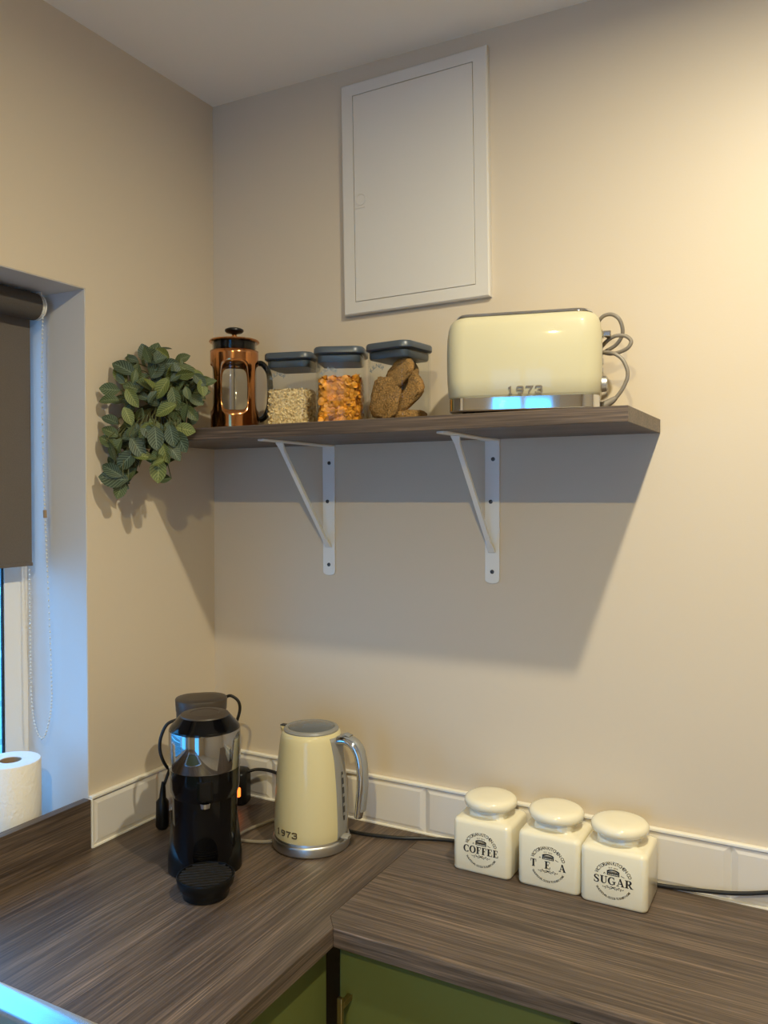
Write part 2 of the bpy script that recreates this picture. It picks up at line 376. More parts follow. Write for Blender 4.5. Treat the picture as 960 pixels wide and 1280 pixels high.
mb.box(WT, 0, RY, WIN[0], FL, CEIL)
wall_left = struct('wall_left', mb, 'wall')
# white painted lining of the window reveal
mb = MB()
for a in ((-0.18, -0.0015, WIN[1]-0.0015, WIN[1], WIN[2], WIN[3]), (-0.18, -0.0015, WIN[0], WIN[1]-0.0015, WIN[3]-0.0015, WIN[3])): mb.box(*a)
obj('reveal_lining', mb, 'reveal', wall_left, smooth=0)

# window: white frame, two lights, dark gasket lines
F0, F1, FB = -0.21, -0.1865, -0.18       # outer face, step, inner bead face
wy0, wy1, wz1 = WIN[0], WIN[1]-0.0016, WIN[3]-0.0016
mb = MB()
for xa, xb, fw in ((F0, F1, 0.030), (F1, FB, 0.055)):
    mb.box(xa, xb, wy1-fw, wy1, 0.0, wz1).box(xa, xb, wy0, wy0+fw, 0, wz1).box(xa, xb, wy0+fw, wy1-fw, 0, fw).box(xa, xb, wy0+fw, wy1-fw, wz1-fw, wz1).box(xa, xb, -1.07-fw/2, -1.07+fw/2, fw, wz1-fw)
win = struct('window_1', mb, 'upvc')
for y0, y1 in ((-1.0425, wy1-0.055), (wy0+0.055, -1.0975)):
    z0, z1 = 0.055, wz1-0.055; g = 0.0035
    obj('gasket', MB().box(-0.188, -0.1825, y1-g, y1, z0, z1).box(-0.188, -0.1825, y0, y0+g, z0, z1).box(-0.188, -0.1825, y0+g, y1-g, z0, z0+g).box(-0.188, -0.1825, y0+g, y1-g, z1-g, z1), 'gasket', win, smooth=0)
    obj('pane', bx(-0.1925, -0.189, y0-0.02, y1+0.02, z0-0.02, z1+0.02), 'pane', win, smooth=0)
struct('window_sill', bx(-0.18, -0.012, WIN[0], WIN[1]-0.0016, -0.02, 0.0), 'reveal')
# glazed garden door behind the camera (its reflection shows in the toaster base)
x0, x1, z0, z1 = DOOR; d0, d1 = RY-0.16, RY-0.10
door = struct('door_1', MB().box(x0, x0+0.07, d0, d1, z0, z1).box(x1-0.07, x1, d0, d1, z0, z1).box(x0+0.07, x1-0.07, d0, d1, z0, z0+0.12).box(x0+0.07, x1-0.07, d0, d1, z1-0.07, z1).box(1.33, 1.39, d0, d1, z0+0.12, z1-0.07), 'upvc')
for xa, xb in ((x0+0.07, 1.33), (1.39, x1-0.07)): obj('pane', bx(xa, xb, RY-0.132, RY-0.126, z0+0.12, z1-0.07), 'pane', door, smooth=0)

# outside: paving and a pale slatted fence seen through the sliver of glass
struct('ground', bx(-6, WT-0.02, -7, 3, FL-0.15, FL-0.05), 'ground')
fence = thing('garden_fence', 'pale slatted garden fence seen outside through the window glass', 'fence', (-1.5, 0.0, FL-0.05))
board = bx(-0.012, 0.012, -2.6, 1.4, 0.0, 0.09).mesh('board')
z = 0.03
edges = [0.34, 0.258, 0.094, -0.10]       # heights of the dark gaps between boards
gaps = [-0.70, -0.55, -0.40, -0.25] + sorted(edges)
lo = -0.83
for gz in gaps:
    h = gz - lo - 0.016
    b_ = bx(-0.012, 0.012, -2.6, 1.4, 0, h)
    obj('board', b_, 'fence', fence, smooth=0, loc=(0, 0, lo - FL + 0.05)); lo = gz + 0.016
obj('board', bx(-0.012, 0.012, -2.6, 1.4, 0, 0.2), 'fence', fence, smooth=0, loc=(0, 0, lo - FL + 0.05))
for py in (-2.5, -0.6, 1.3): obj('post', bx(-0.06, -0.013, py-0.03, py+0.03, 0, 1.5), 'gasket', fence, smooth=0)

# ---------------------------------------------------------------- ceiling downlights (out of frame, they light the room)
for k, ((lx, ly), *_) in enumerate(LAMP_SPOTS):
    d = thing('downlight', ['recessed ceiling downlight nearest the shelf wall', 'recessed ceiling downlight further into the room'][k], 'lamp', (lx, ly, CEIL), group='ceiling downlights')
    obj('bezel', MB().rings([[(r*math.cos(2*PI*i/32), r*math.sin(2*PI*i/32), zz) for i in range(32)] for r, zz in ((0.042, 0), (0.041, -0.004), (0.03, -0.004), (0.028, -0.001))], False, False), 'white', d)
    obj('lens', MB().lathe([(0.028, -0.0005), (0.028, -0.002)], 32), 'lens', d)

# ---------------------------------------------------------------- tiles along both walls
TW, TH, TD = 0.1985, 0.0975, 0.010
def tile_mesh(w):
    """bevelled metro tile lying in x-z, face towards -y, back at y=0, left bottom corner at the origin"""
    b = 0.011; e = 0.0055
    v = [(0, 0, 0), (w, 0, 0), (w, 0, TH), (0, 0, TH), (0, -e, 0), (w, -e, 0), (w, -e, TH), (0, -e, TH),
         (b, -TD, b), (w-b, -TD, b), (w-b, -TD, TH-b), (b, -TD, TH-b)]
    f = [(0, 1, 5, 4), (1, 2, 6, 5), (2, 3, 7, 6), (3, 0, 4, 7), (4, 5, 9, 8), (5, 6, 10, 9), (6, 7, 11, 10), (7, 4, 8, 11), (8, 9, 10, 11)]
    mb = MB(); mb.add(v, f); me = mb.mesh('tile'); me.materials.append(MAT['tile']); return me
full = tile_mesh(TW)
def put_tile(me, x, y, rz, parent):
    o = bpy.data.objects.new('tile', me); COL.objects.link(o); o.parent = parent; o.location = (x, y, 0.0015); o.rotation_euler = (0, 0, rz)
put_tile(tile_mesh(0.1755-0.0125), 0.0117, 0, 0, wall_back)
for k in range(9): put_tile(full, 0.1755 + 0.2*k + 0.00075, 0, 0, wall_back)
put_tile(full, 0, -0.2005, R(90), wall_left); put_tile(tile_mesh(0.1880), 0, -0.3905, R(90), wall_left)
obj('grout', MB().box(0, 1.98, -0.0045, 0, 0.0, 0.099), 'grout', wall_back, smooth=0)
obj('grout', MB().box(0, 0.0045, WIN[1], -0.0045, 0.0, 0.099), 'grout', wall_left, smooth=0)
struct('trim_1', bx(0.011, 1.98, -0.0115, 0, 0.1, 0.1055), 'trim', bevel=0.001)
struct('trim_2', bx(0, 0.0115, WIN[1]-0.002, 0, 0.1, 0.1055), 'trim', bevel=0.001)
struct('trim_3', bx(0, 0.0115, WIN[1]-0.003, WIN[1]+0.0005, 0.0, 0.1), 'trim', bevel=0.0008)
# sealant bead where tiles meet the worktop
struct('trim_4', MB().box(0.011, 1.98, -0.0122, -0.004, 0.0002, 0.0028).box(0.004, 0.0122, WIN[1], -0.0122, 0.0002, 0.0028), 'trim')

# ---------------------------------------------------------------- worktops, upstand, sink, cabinets
DL, DB, WTH = 0.602, 0.421, 0.032
SK = (0.07, 0.53, -1.62, -0.80)    # sink cut-out x0,x1,y0,y1
mb = MB()
mb.prism([(0.0, 0.0), (0.0, SK[3]), (DL, SK[3]), (DL, -DB), (0.576, -0.389), (0.576, 0.0)], -WTH, 0.0)
mb.box(0.0, SK[0], SK[2], SK[3], -WTH, 0); mb.box(SK[1], DL, SK[2], SK[3], -WTH, 0); mb.box(0.0, DL, -2.3, SK[2], -WTH, 0)
tag(obj('worktop', mb, 'wood_y', smooth=0), 'dark oak worktop running under the window with the sink set in it', 'worktop', 'dark oak worktops')
mb = MB().prism([(0.5765, 0.0), (0.5765, -0.3888), (DL+0.0004, -DB), (1.98, -DB), (1.98, 0.0)], -WTH, 0.0)
tag(obj('worktop', mb, 'wood_x', smooth=0, bevel=0.0012), 'dark oak worktop under the shelf wall, carrying the canisters', 'worktop', 'dark oak worktops')
tag(obj('upstand', bx(-0.0115, 0.009, WIN[0], WIN[1]-0.0035, 0.0, 0.1), 'wood_y', smooth=0, bevel=0.001), 'dark oak upstand board along the window sill', 'upstand')

sink = thing('kitchen_sink', 'stainless steel inset sink at the end of the window worktop', 'sink', (0.3, -1.21, 0))
x0, x1, ya, yb = SK[0]-0.3, SK[1]-0.3, SK[2]+1.21, SK[3]+1.21
def rr(grow, z, r): return [((x0+x1)/2 + px, (ya+yb)/2 + py, z) for px, py in rrect(x1-x0+2*grow, yb-ya+2*grow, r, 6)]
obj('rim', MB().rings([rr(0.014, 0.0003, 0.03), rr(0.013, 0.0045, 0.03), rr(0.004, 0.0055, 0.026), rr(-0.006, 0.002, 0.022), rr(-0.02, -0.002, 0.02)], False, False), 'steel', sink)
obj('bowl', MB().rings([rr(-0.02, -0.002, 0.02), rr(-0.024, -0.01, 0.03), rr(-0.03, -0.14, 0.05), rr(-0.06, -0.15, 0.04)], False, True), 'steel', sink)
obj('drain', MB().lathe([(0.04, -0.1495), (0.04, -0.147), (0.03, -0.1465)], 24), 'chrome', sink)

cab = thing('base_cabinet', 'olive green base cabinet under the window worktop', 'cabinet', (0.0, -1.35, FL), group='olive green base cabinets')
obj('carcass', bx(0.01, 0.558, -0.92, -0.06, 0.12, 0.72), 'carcass', cab, smooth=0)
obj('side_panel', bx(0.01, 0.558, -0.06, 0.94, 0.12, 0.862), 'carcass', cab, smooth=0)
obj('plinth', bx(0.01, 0.52, -0.92, 0.94, 0.0, 0.118), 'carcass', cab, smooth=0)
for k, (ya, yb) in enumerate(((0.5, 0.944), (0.0, 0.496), (-0.5, -0.004), (-0.92, -0.504))):
    dr = obj('door', bx(0.560, 0.580, ya, yb, 0.125, 0.857), 'green', cab, smooth=0, bevel=0.0015)
    hy = ya + 0.04
    obj('handle', MB().box(0.607, 0.616, hy-0.0045, hy+0.0045, 0.60, 0.80).box(0.580, 0.607, hy-0.0045, hy+0.0045, 0.61, 0.62).box(0.580, 0.607, hy-0.0045, hy+0.0045, 0.78, 0.79), 'brass', dr, smooth=0, bevel=0.001)
cab = thing('base_cabinet', 'olive green corner base cabinet with brass handle under the canisters', 'cabinet', (0.8, -0.2, FL), group='olive green base cabinets')
obj('carcass', bx(-0.21, 0.197, -0.179, 0.19, 0.12, 0.862), 'carcass', cab, smooth=0)
obj('plinth', bx(-0.21, 0.197, -0.13, 0.19, 0.0, 0.118), 'carcass', cab, smooth=0)
dr = obj('door', bx(-0.196, 0.197, -0.201, -0.181, 0.125, 0.857), 'green', cab, smooth=0, bevel=0.0015)
obj('handle', MB().box(-0.181, -0.172, -0.236, -0.228, 0.60, 0.795).box(-0.181, -0.172, -0.228, -0.201, 0.61, 0.62).box(-0.181, -0.172, -0.228, -0.201, 0.775, 0.785), 'brass', dr, smooth=0, bevel=0.001)
app = thing('built_in_appliance', 'black fronted appliance tucked under the right worktop', 'appliance', (1.3, -0.2, FL))
obj('body', bx(-0.295, 0.295, -0.17, 0.19, 0.0, 0.85), 'void', app, smooth=0)
obj('front', bx(-0.295, 0.295, -0.19, -0.171, 0.1, 0.845), 'void', app, smooth=0, bevel=0.002)
endp = tag(obj('end_panel', bx(1.61, 1.63, -0.40, -0.013, FL, -WTH-0.001), 'green', smooth=0), 'olive green end panel at the far right of the worktop', 'panel')

# ---------------------------------------------------------------- white cover panel high on the wall
pnl = thing('cover_panel', 'white metal access panel with flush door high on the beige wall', 'panel', (0.5435, 0.0, 1.3645), (0, R(-1.1), 0))
w, h = 0.170, 0.250; iw, ih = 0.139, 0.222
def frame_ring(a, b, y): return [(-a, y, -b), (a, y, -b), (a, y, b), (-a, y, b)]
obj('frame', MB().rings([frame_ring(w, h, -0.0005), frame_ring(w, h, -0.012), frame_ring(w-0.003, h-0.003, -0.015), frame_ring(iw+0.0012, ih+0.0012, -0.015), frame_ring(iw+0.0012, ih+0.0012, -0.004)], False, False), 'panel', pnl, smooth=0)
obj('gap', bx(-iw-0.002, iw+0.002, -0.006, -0.001, -ih-0.002, ih+0.002), 'gap', pnl, smooth=0)
dr = obj('door', bx(-iw, iw, -0.0152, -0.0065, -ih, ih), 'panel', pnl, smooth=0, bevel=0.0008)
ly, lz = -iw+0.016, -0.004
rot = Matrix.Translation((ly, -0.0152, lz)) @ Matrix.Rotation(R(90), 4, 'X')
lt = MB().lathe([(0.0125, 0), (0.0125, 0.0012), (0.0115, 0.0014), (0.0105, 0.0004), (0.0, 0.0004)], 28, cap0=False, cap1=False); lt.v = [tuple(rot @ Vector(v)) for v in lt.v]
obj('latch', lt, 'panel', dr)
obj('latch_tab', bx(-iw+0.002, -iw+0.026, -0.0165, -0.0152, lz-0.0185, lz-0.0165), 'panel', dr, smooth=0)

# ---------------------------------------------------------------- shelf and brackets
SHX, SHD, SHT, SLOPE = 1.0464, 0.2807, 0.0251, 0.0054
def shelf_top(x): return 0.8594 - SLOPE*(SHX - x)
shelf = obj('wall_shelf', bx(0.0025, SHX, -SHD, -0.001, -SHT, 0.0), 'wood_x', smooth=0, bevel=0.0008)
tag(shelf, 'dark oak wall shelf spanning from the corner on white brackets', 'shelf')
shelf.matrix_world = Matrix.Translation((0, 0, shelf_top(0))) @ Matrix.Rotation(-math.atan(SLOPE), 4, 'Y')
def on_shelf(o, x, y, rz=0.0, dz=0.0):
    o.matrix_world = Matrix.Translation((x, y, shelf_top(x) + dz)) @ Matrix.Rotation(-math.atan(SLOPE), 4, 'Y') @ Matrix.Rotation(R(rz), 4, 'Z')
for k, bxx in enumerate((0.331, 0.7205)):
    zt = shelf_top(bxx) - SHT - 0.0003
    b = thing('shelf_bracket', ['white steel shelf bracket below the cereal jars', 'white steel shelf bracket below the cream toaster'][k], 'bracket', (bxx, 0, zt), (0, -math.atan(SLOPE), 0), group='white shelf brackets')
    hw, L = 0.0155, 0.292
    outl = [(-hw, 0), (hw, 0), (hw, -L+0.008)] + [(hw*math.cos(R(a)) if abs(a) else hw, -L+0.008 + 0.008*math.sin(R(a))) for a in range(-15, -180, -15)] + [(-hw, -L+0.008)]
    Mx = Matrix.Rotation(R(90), 4, 'X')
    obj('wall_plate', MB().prism(outl, 0.0005, 0.0040, Mx), 'white', b, smooth=0, bevel=0.0006)
    arm = [(-hw, 0.0), (hw, 0.0), (hw, -0.02), (0.011, -0.06), (0.011, -0.245), (0.006, -0.252), (-0.006, -0.252), (-0.011, -0.245), (-0.011, -0.06), (-hw, -0.02)]
    obj('shelf_arm', MB().prism([(a, c-0.0042) for a, c in arm], -0.0035, 0.0), 'white', b, smooth=0, bevel=0.0006)
    a, c = Vector((0, -0.192, -0.0036)), Vector((0, -0.0055, -0.228))
    t = (c - a).normalized(); nrm = Vector((0, t.z, -t.y)); 
    st = MB()
    rings = []
    for f, hwid, hth in ((0, 0.009, 0.002), (0.06, 0.005, 0.0035), (0.9, 0.005, 0.0035), (1, 0.008, 0.002)):
        p0 = a.lerp(c, f); rings.append([p0 + Vector((sx*hwid, 0, 0)) + nrm*sy*hth for sx, sy in ((-1, -1), (1, -1), (1, 1), (-1, 1))])
    obj('strut', st.rings(rings), 'white', b, smooth=0, bevel=0.0008)
    for sx_, sz in ((0.002, -0.040), (-0.003, -0.126), (0.0, -0.268)):
        rot = Matrix.Translation((sx_, -0.004, sz)) @ Matrix.Rotation(R(90), 4, 'X')
        sm = MB().lathe([(0.0043, 0), (0.0040, 0.0012), (0.0022, 0.0017), (0.0018, 0.0006)], 14); sm.v = [tuple(rot @ Vector(v)) for v in sm.v]
        obj('screw', sm, 'screw', b)

# ================================================================ on the shelf
# ---------------------------------------------------------------- toaster
t = thing('toaster', 'cream retro toaster with chrome base and 1973 badge', 'toaster'); on_shelf(t, 0.8395, -0.149, 13)
TWd, TDp = 0.262, 0.170
def tring(inset, z, r=0.035, bulge=0.0):
    return [(x, y, z) for x, y in rrect(TWd - 2*inset + bulge, TDp - 2*inset + bulge*0.6, max(0.004, r - inset*0.6), 8)]
body = [tring(0.0035, 0.031), tring(0.001, 0.034)] + [tring(0.0, zz, bulge=0.004*math.sin(PI*(zz-0.034)/0.13)) for zz in (0.06, 0.085, 0.11, 0.135)] + [tring(0.0012, 0.152), tring(0.004, 0.161), tring(0.009, 0.1675), tring(0.016, 0.1715), tring(0.024, 0.173)]
obj('body', MB().rings(body), 'toaster_cream', t, smooth=60)
obj('chrome_base', MB().rings([tring(0.004, 0.007), tring(0.002, 0.009), tring(0.002, 0.0095), tring(0.002, 0.0295), tring(0.002, 0.030), tring(0.004, 0.0315)]), 'chrome', t, smooth=50)
obj('top_plate', MB().rings([tring(0.014, 0.1716), tring(0.015, 0.1755), tring(0.0175, 0.1768), tring(0.022, 0.1762), tring(0.032, 0.1748), tring(0.05, 0.1745)]), 'chrome', t, smooth=50)
for s in (-1, 1): obj('slot', bx(-0.07, 0.07, s*0.024-0.011, s*0.024+0.011, 0.1735, 0.1752), 'gap', t, smooth=0)
for sx in (-1, 1):
    for sy in (-1, 1): obj('foot', MB().lathe([(0.010, 0.0), (0.011, 0.007)], 14, sx*0.095, sy*0.055), 'black', t)
obj('badge', digits_1973(lambda u, v, d: (0.006 + u, -TDp/2 - 0.0005 - d, 0.0400 + v), 0.0138, 0.001), 'badge', t, smooth=0)
lv = obj('lever', MB().box(TWd/2+0.001, TWd/2+0.016, -0.012, 0.012, 0.137, 0.147), 'chrome', t, smooth=0, bevel=0.002)
obj('lever_track', bx(TWd/2-0.001, TWd/2+0.0012, -0.003, 0.003, 0.05, 0.150), 'gap', t, smooth=0)
rot = Matrix.Translation((TWd/2+0.0005, -0.03, 0.052)) @ Matrix.Rotation(R(90), 4, 'Y')
dl = MB().lathe([(0.014, 0), (0.013, 0.008), (0.011, 0.010)], 24); dl.v = [tuple(rot @ Vector(v)) for v in dl.v]
obj('dial', dl, 'brushed', t)
for k in range(4): obj('button', bx(TWd/2+0.0005, TWd/2+0.003, 0.012, 0.026, 0.045+0.016*k, 0.055+0.016*k), 'grey_plastic', t, smooth=0, bevel=0.001)
# flex bundled in loops at its right-hand end
inv = t.matrix_world.inverted()
A = [(0.9463, -0.085, 1.0006), (0.9491, -0.09, 1.0203), (0.9619, -0.098, 1.0359), (0.9777, -0.1, 1.0389), (0.9914, -0.1, 1.03), (0.9969, -0.095, 1.0138), (0.9945, -0.09, 1.0003), (0.9839, -0.085, 0.9875), (0.9663, -0.08, 0.9791), (0.9505, -0.07, 0.9744)]
B = [(0.9515, -0.092, 0.9745), (0.971, -0.105, 0.9906), (0.9885, -0.112, 0.9979), (1.0058, -0.112, 0.9963), (1.0154, -0.112, 0.9868), (1.0098, -0.112, 0.9756), (0.9945, -0.108, 0.9701), (0.978, -0.104, 0.969), (0.966, -0.106, 0.9725), (0.9848, -0.112, 0.9685), (1.0004, -0.112, 0.957), (1.0091, -0.112, 0.9388), (1.0093, -0.112, 0.9233), (1.0008, -0.112, 0.9043), (0.9894, -0.112, 0.8893)]
fl = obj('power_cord', MB().tube([inv @ p for p in spline(A, 8)], 0.0034, 10).tube([inv @ p for p in spline(B, 8)], 0.0034, 10), 'cord_grey', t)
obj('plug', MB().tube([inv @ Vector(p) for p in ((0.9905, -0.112, 0.8905), (0.985, -0.112, 0.8865), (0.970, -0.112, 0.878), (0.962, -0.112, 0.8755), (0.958, -0.112, 0.8745))], [0.004, 0.0058, 0.0075, 0.011, 0.011], 12), 'cord_grey', fl)
obj('tie', MB().tube([inv @ Vector(p) for p in ((0.953, -0.104, 0.967), (0.9555, -0.1, 0.974), (0.957, -0.094, 0.981))], [0.006, 0.008, 0.006], 10), 'dark_plastic', fl)

# ---------------------------------------------------------------- cereal jars
JS, JH = 0.098, 0.139
def make_jar(name, label, x, y, rz, s=JS):
    j = thing(name, label, 'jar', group='square glass storage jars'); on_shelf(j, x, y, rz)
    def g(inset, z, r=0.018): return [(a, b, z) for a, b in rrect(s-2*inset, s-2*inset, max(0.003, r-inset), 6)]
    obj('glass_body', MB().rings([g(0.004, 0.0), g(0.0, 0.004), g(0.0, JH), g(0.003, JH), g(0.003, 0.006), g(0.006, 0.004)], True, True), 'glass', j, smooth=50)
    lid = obj('lid', MB().rings([g(-0.001, JH+0.0005, 0.02), g(-0.004, JH+0.003, 0.02), g(-0.004, JH+0.012, 0.02), g(-0.001, JH+0.015, 0.018), g(0.02, JH+0.0155, 0.01)]), 'slate', j, smooth=45)
    obj('seal', MB().rings([g(0.006, JH-0.015), g(0.0035, JH-0.012), g(0.0035, JH-0.002), g(0.006, JH)]), 'slate', lid, smooth=45)
    fn = lambda u, v, d: (-0.017+u, -s/2-0.0004, 0.094+v)
    obj('printed_logo', arc_text(MB(), 'KILNER', fn, 0, 0, 0.0165, 0.0105, 95, 135, sx=1.1), 'logo', j, smooth=0)
    return j
rnd = random.Random(7)
J1 = make_jar('storage_jar', 'square glass jar of pale oats beside the copper coffee press', 0.334, -0.140, 14)
J2 = make_jar('storage_jar', 'square glass jar of golden corn flakes, middle of the three', 0.4545, -0.150, 23, 0.094)
J3 = make_jar('storage_jar', 'square glass jar of wheat biscuits beside the toaster', 0.580, -0.140, -7)
def fill(jar, name, label, mat, top, n, size, curl, s):
    """loose cereal: a packed core with flakes over every face"""
    mb = MB(); hw = s/2 - 0.0042; core = hw - size*0.45
    mb.rings([[(a, b, z) for a, b in rrect(2*core, 2*core, 0.012, 4)] for z in (0.0075, top - size*0.35)])
    for k in range(n):
        face = rnd.random(); u, v = rnd.uniform(-core, core), rnd.uniform(0.009, top)
        if face < 0.24: c = Vector((u, rnd.uniform(-core, core), top - rnd.uniform(0, size*0.3))); nn = Vector((rnd.uniform(-.8, .8), rnd.uniform(-.8, .8), 1))
        else:
            kf = int(rnd.random()*4); nn = Matrix.Rotation(kf*PI/2, 3, 'Z') @ Vector((rnd.uniform(-1.1, 1.1), -1, rnd.uniform(-1.1, 1.1)))
            c = Matrix.Rotation(kf*PI/2, 3, 'Z') @ Vector((u*0.96, -core - rnd.uniform(-size*0.15, size*0.3), v))
        nn.normalize(); a = nn.orthogonal().normalized(); a = (Matrix.Rotation(rnd.uniform(0, 2*PI), 3, nn) @ a); b = nn.cross(a)
        sa, sb = size*rnd.uniform(0.7, 1.15)/2, size*rnd.uniform(0.5, 0.9)/2; cu = curl*rnd.uniform(0.4, 1.4)
        pts = [c + nn*0.1*size]
        for i in range(7):
            an = 2*PI*i/7; q = 1 + rnd.uniform(-0.15, 0.15)
            pts.append(c + a*sa*q*math.cos(an) + b*sb*q*math.sin(an) - nn*cu*size*math.cos(an)**2)
        for i, p in enumerate(pts):
            p.x = max(-hw, min(hw, p.x)); p.y = max(-hw, min(hw, p.y)); p.z = max(0.0072, p.z)
        mb.add(pts, [(0, 1+i, 1+(i+1) % 7) for i in range(7)])
    o = obj(name, mb, mat, smooth=60, fix=False); o['kind'] = 'stuff'; o['label'] = label; o['category'] = 'cereal'
    o.matrix_world = jar.matrix_world.copy(); return o
bpy.context.view_layer.update()
fill(J1, 'oats', 'pale rolled oats filling the glass jar by the coffee press', 'oat', 0.080, 2600, 0.0062, 0.05, JS)
fill(J2, 'corn_flakes', 'golden toasted corn flakes filling the middle glass jar', 'corn', 0.096, 1100, 0.0165, 0.30, 0.094)
def biscuit_mesh():
    mb = MB(); rings = []; nu, nv = 40, 20; rn = random.Random(3)
    L, Wd, H = 0.041, 0.0310, 0.0108
    sg = lambda v, e: math.copysign(abs(v)**e, v)
    for j in range(1, nv):
        ph = -PI/2 + PI*j/nv; row = []
        for i in range(nu):
            th = 2*PI*i/nu; k = 1 + rn.uniform(-0.05, 0.05)
            row.append((L*sg(math.cos(ph), 0.5)*sg(math.cos(th), 0.62)*k, Wd*sg(math.cos(ph), 0.5)*sg(math.sin(th), 0.62)*k, H*sg(math.sin(ph), 0.55) + rn.uniform(-0.0018, 0.0018)))
        rings.append(row)
    mb.rings(rings); me = mb.mesh('wheat_biscuit'); me.materials.append(MAT['wheat']); me.shade_smooth(); return me
bme = biscuit_mesh()
bis = [  # local centre in the jar, euler of the flat biscuit (long axis x, thin axis z), label
    ((-0.0135, -0.0275, 0.0500), (R(90), R(-78), 0), 'large wheat biscuit standing at the front left of its jar'),
    ((0.0120, 0.0020, 0.0640), (R(80), R(-40), R(6)), 'wheat biscuit leaning right behind the front one in the jar'),
    ((-0.006, 0.021, 0.1010), (R(58), R(-25), R(20)), 'wheat biscuit at the top left of the jar under the lid'),
    ((0.0180, -0.0235, 0.0985), (R(70), R(-42), R(0)), 'wheat biscuit at the top right of the jar against the glass'),
    ((0.0080, 0.0140, 0.0178), (R(0), 0, R(4)), 'wheat biscuit lying flat on the bottom of the jar'),
]
for c, e, lb in bis:
    o = bpy.data.objects.new('wheat_biscuit', bme); COL.objects.link(o); tag(o, lb, 'biscuit', 'wheat biscuits in the right jar')
    sc = 0.80 if c[2] > 0.09 else (0.92 if c[2] < 0.03 else 1.0)
    from mathutils import Euler
    o.matrix_world = J3.matrix_world @ Matrix.Translation(c) @ Euler(e).to_matrix().to_4x4() @ Matrix.Scale(sc, 4)

# ---------------------------------------------------------------- copper coffee press (front window of the frame faces the camera)
cp = thing('coffee_press', 'copper framed glass coffee press with black handle and knob', 'coffee press'); on_shelf(cp, 0.176, -0.140, 38.5)
PR = 0.0515
fr = MB()
nW = 72
Z0, Z1 = 0.0, 0.176; zc, hz, ha = 0.096, 0.051, R(33)
for k in range(4):
    amid = R(-90 + 90*k)
    inner, outer = [], []
    for i in range(nW):
        tt = 2*PI*i/nW; c_, s_ = math.cos(tt), math.sin(tt)
        ex = 0.45
        inner.append((amid + ha*math.copysign(abs(c_)**ex, c_), zc + hz*math.copysign(abs(s_)**ex, s_)))
        mx = max(abs(c_), abs(s_)); outer.append((amid + R(45)*c_/mx, (Z0+Z1)/2 + (Z1-Z0)/2*s_/mx))
    rows = [[(a0+(a1-a0)*f, z0+(z1-z0)*f) for (a0, z0), (a1, z1) in zip(inner, outer)] for f in (0, 0.25, 0.5, 0.75, 1)]
    fr.rings([[(PR*math.cos(a), PR*math.sin(a), z) for a, z in row] for row in rows], False, False)
bmm = fr.mesh('frame'); bm = bmesh.new(); bm.from_mesh(bmm); bmesh.ops.remove_doubles(bm, verts=bm.verts, dist=0.0002); bmesh.ops.recalc_face_normals(bm, faces=bm.faces); bm.to_mesh(bmm); bm.free()
fo = obj('frame', bmm, 'copper', cp, smooth=40); so = fo.modifiers.new('thickness', 'SOLIDIFY'); so.thickness = 0.0012; so.offset = 0
obj('base_disc', MB().lathe([(0.046, 0.001), (0.0505, 0.001), (0.0505, 0.004), (0.046, 0.004)], 40), 'black', cp)
obj('beaker', MB().lathe([(0.001, 0.006), (0.044, 0.006), (0.0475, 0.010), (0.0475, 0.190), (0.0495, 0.194), (0.0480, 0.194), (0.0460, 0.189), (0.0460, 0.012), (0.001, 0.008)], 48, cap0=False, cap1=False), 'glass', cp)
obj('rod', MB().lathe([(0.0017, 0.02), (0.0017, 0.222)], 10), 'chrome', cp)
obj('plunger', MB().lathe([(0.0445, 0.014), (0.0450, 0.017), (0.0450, 0.020), (0.0440, 0.022)], 40), 'brushed', cp)
lid = obj('lid', MB().lathe([(0.0440, 0.178), (0.0450, 0.179), (0.0455, 0.1955)], 48), 'black_gloss', cp)
obj('rim', MB().lathe([(0.0525, 0.1945), (0.0545, 0.1965), (0.0530, 0.1995), (0.040, 0.2015), (0.012, 0.204), (0.006, 0.2075), (0.005, 0.213)], 48), 'copper', lid)
obj('knob', MB().lathe([(0.004, 0.2128), (0.0075, 0.2150), (0.017, 0.2170), (0.0205, 0.2205), (0.0200, 0.2240), (0.014, 0.2270), (0.002, 0.2280)], 32), 'black', lid)
hp = spline([(PR+0.0008, 0, 0.152), (PR+0.010, 0, 0.150), (PR+0.022, 0, 0.132), (PR+0.0255, 0, 0.10), (PR+0.0235, 0, 0.062), (PR+0.014, 0, 0.036), (PR+0.0008, 0, 0.028)], 6)
obj('handle', MB().tube(hp, 0.0095, 12, ry=0.0062, up=(0, 1, 0)), 'black', cp)

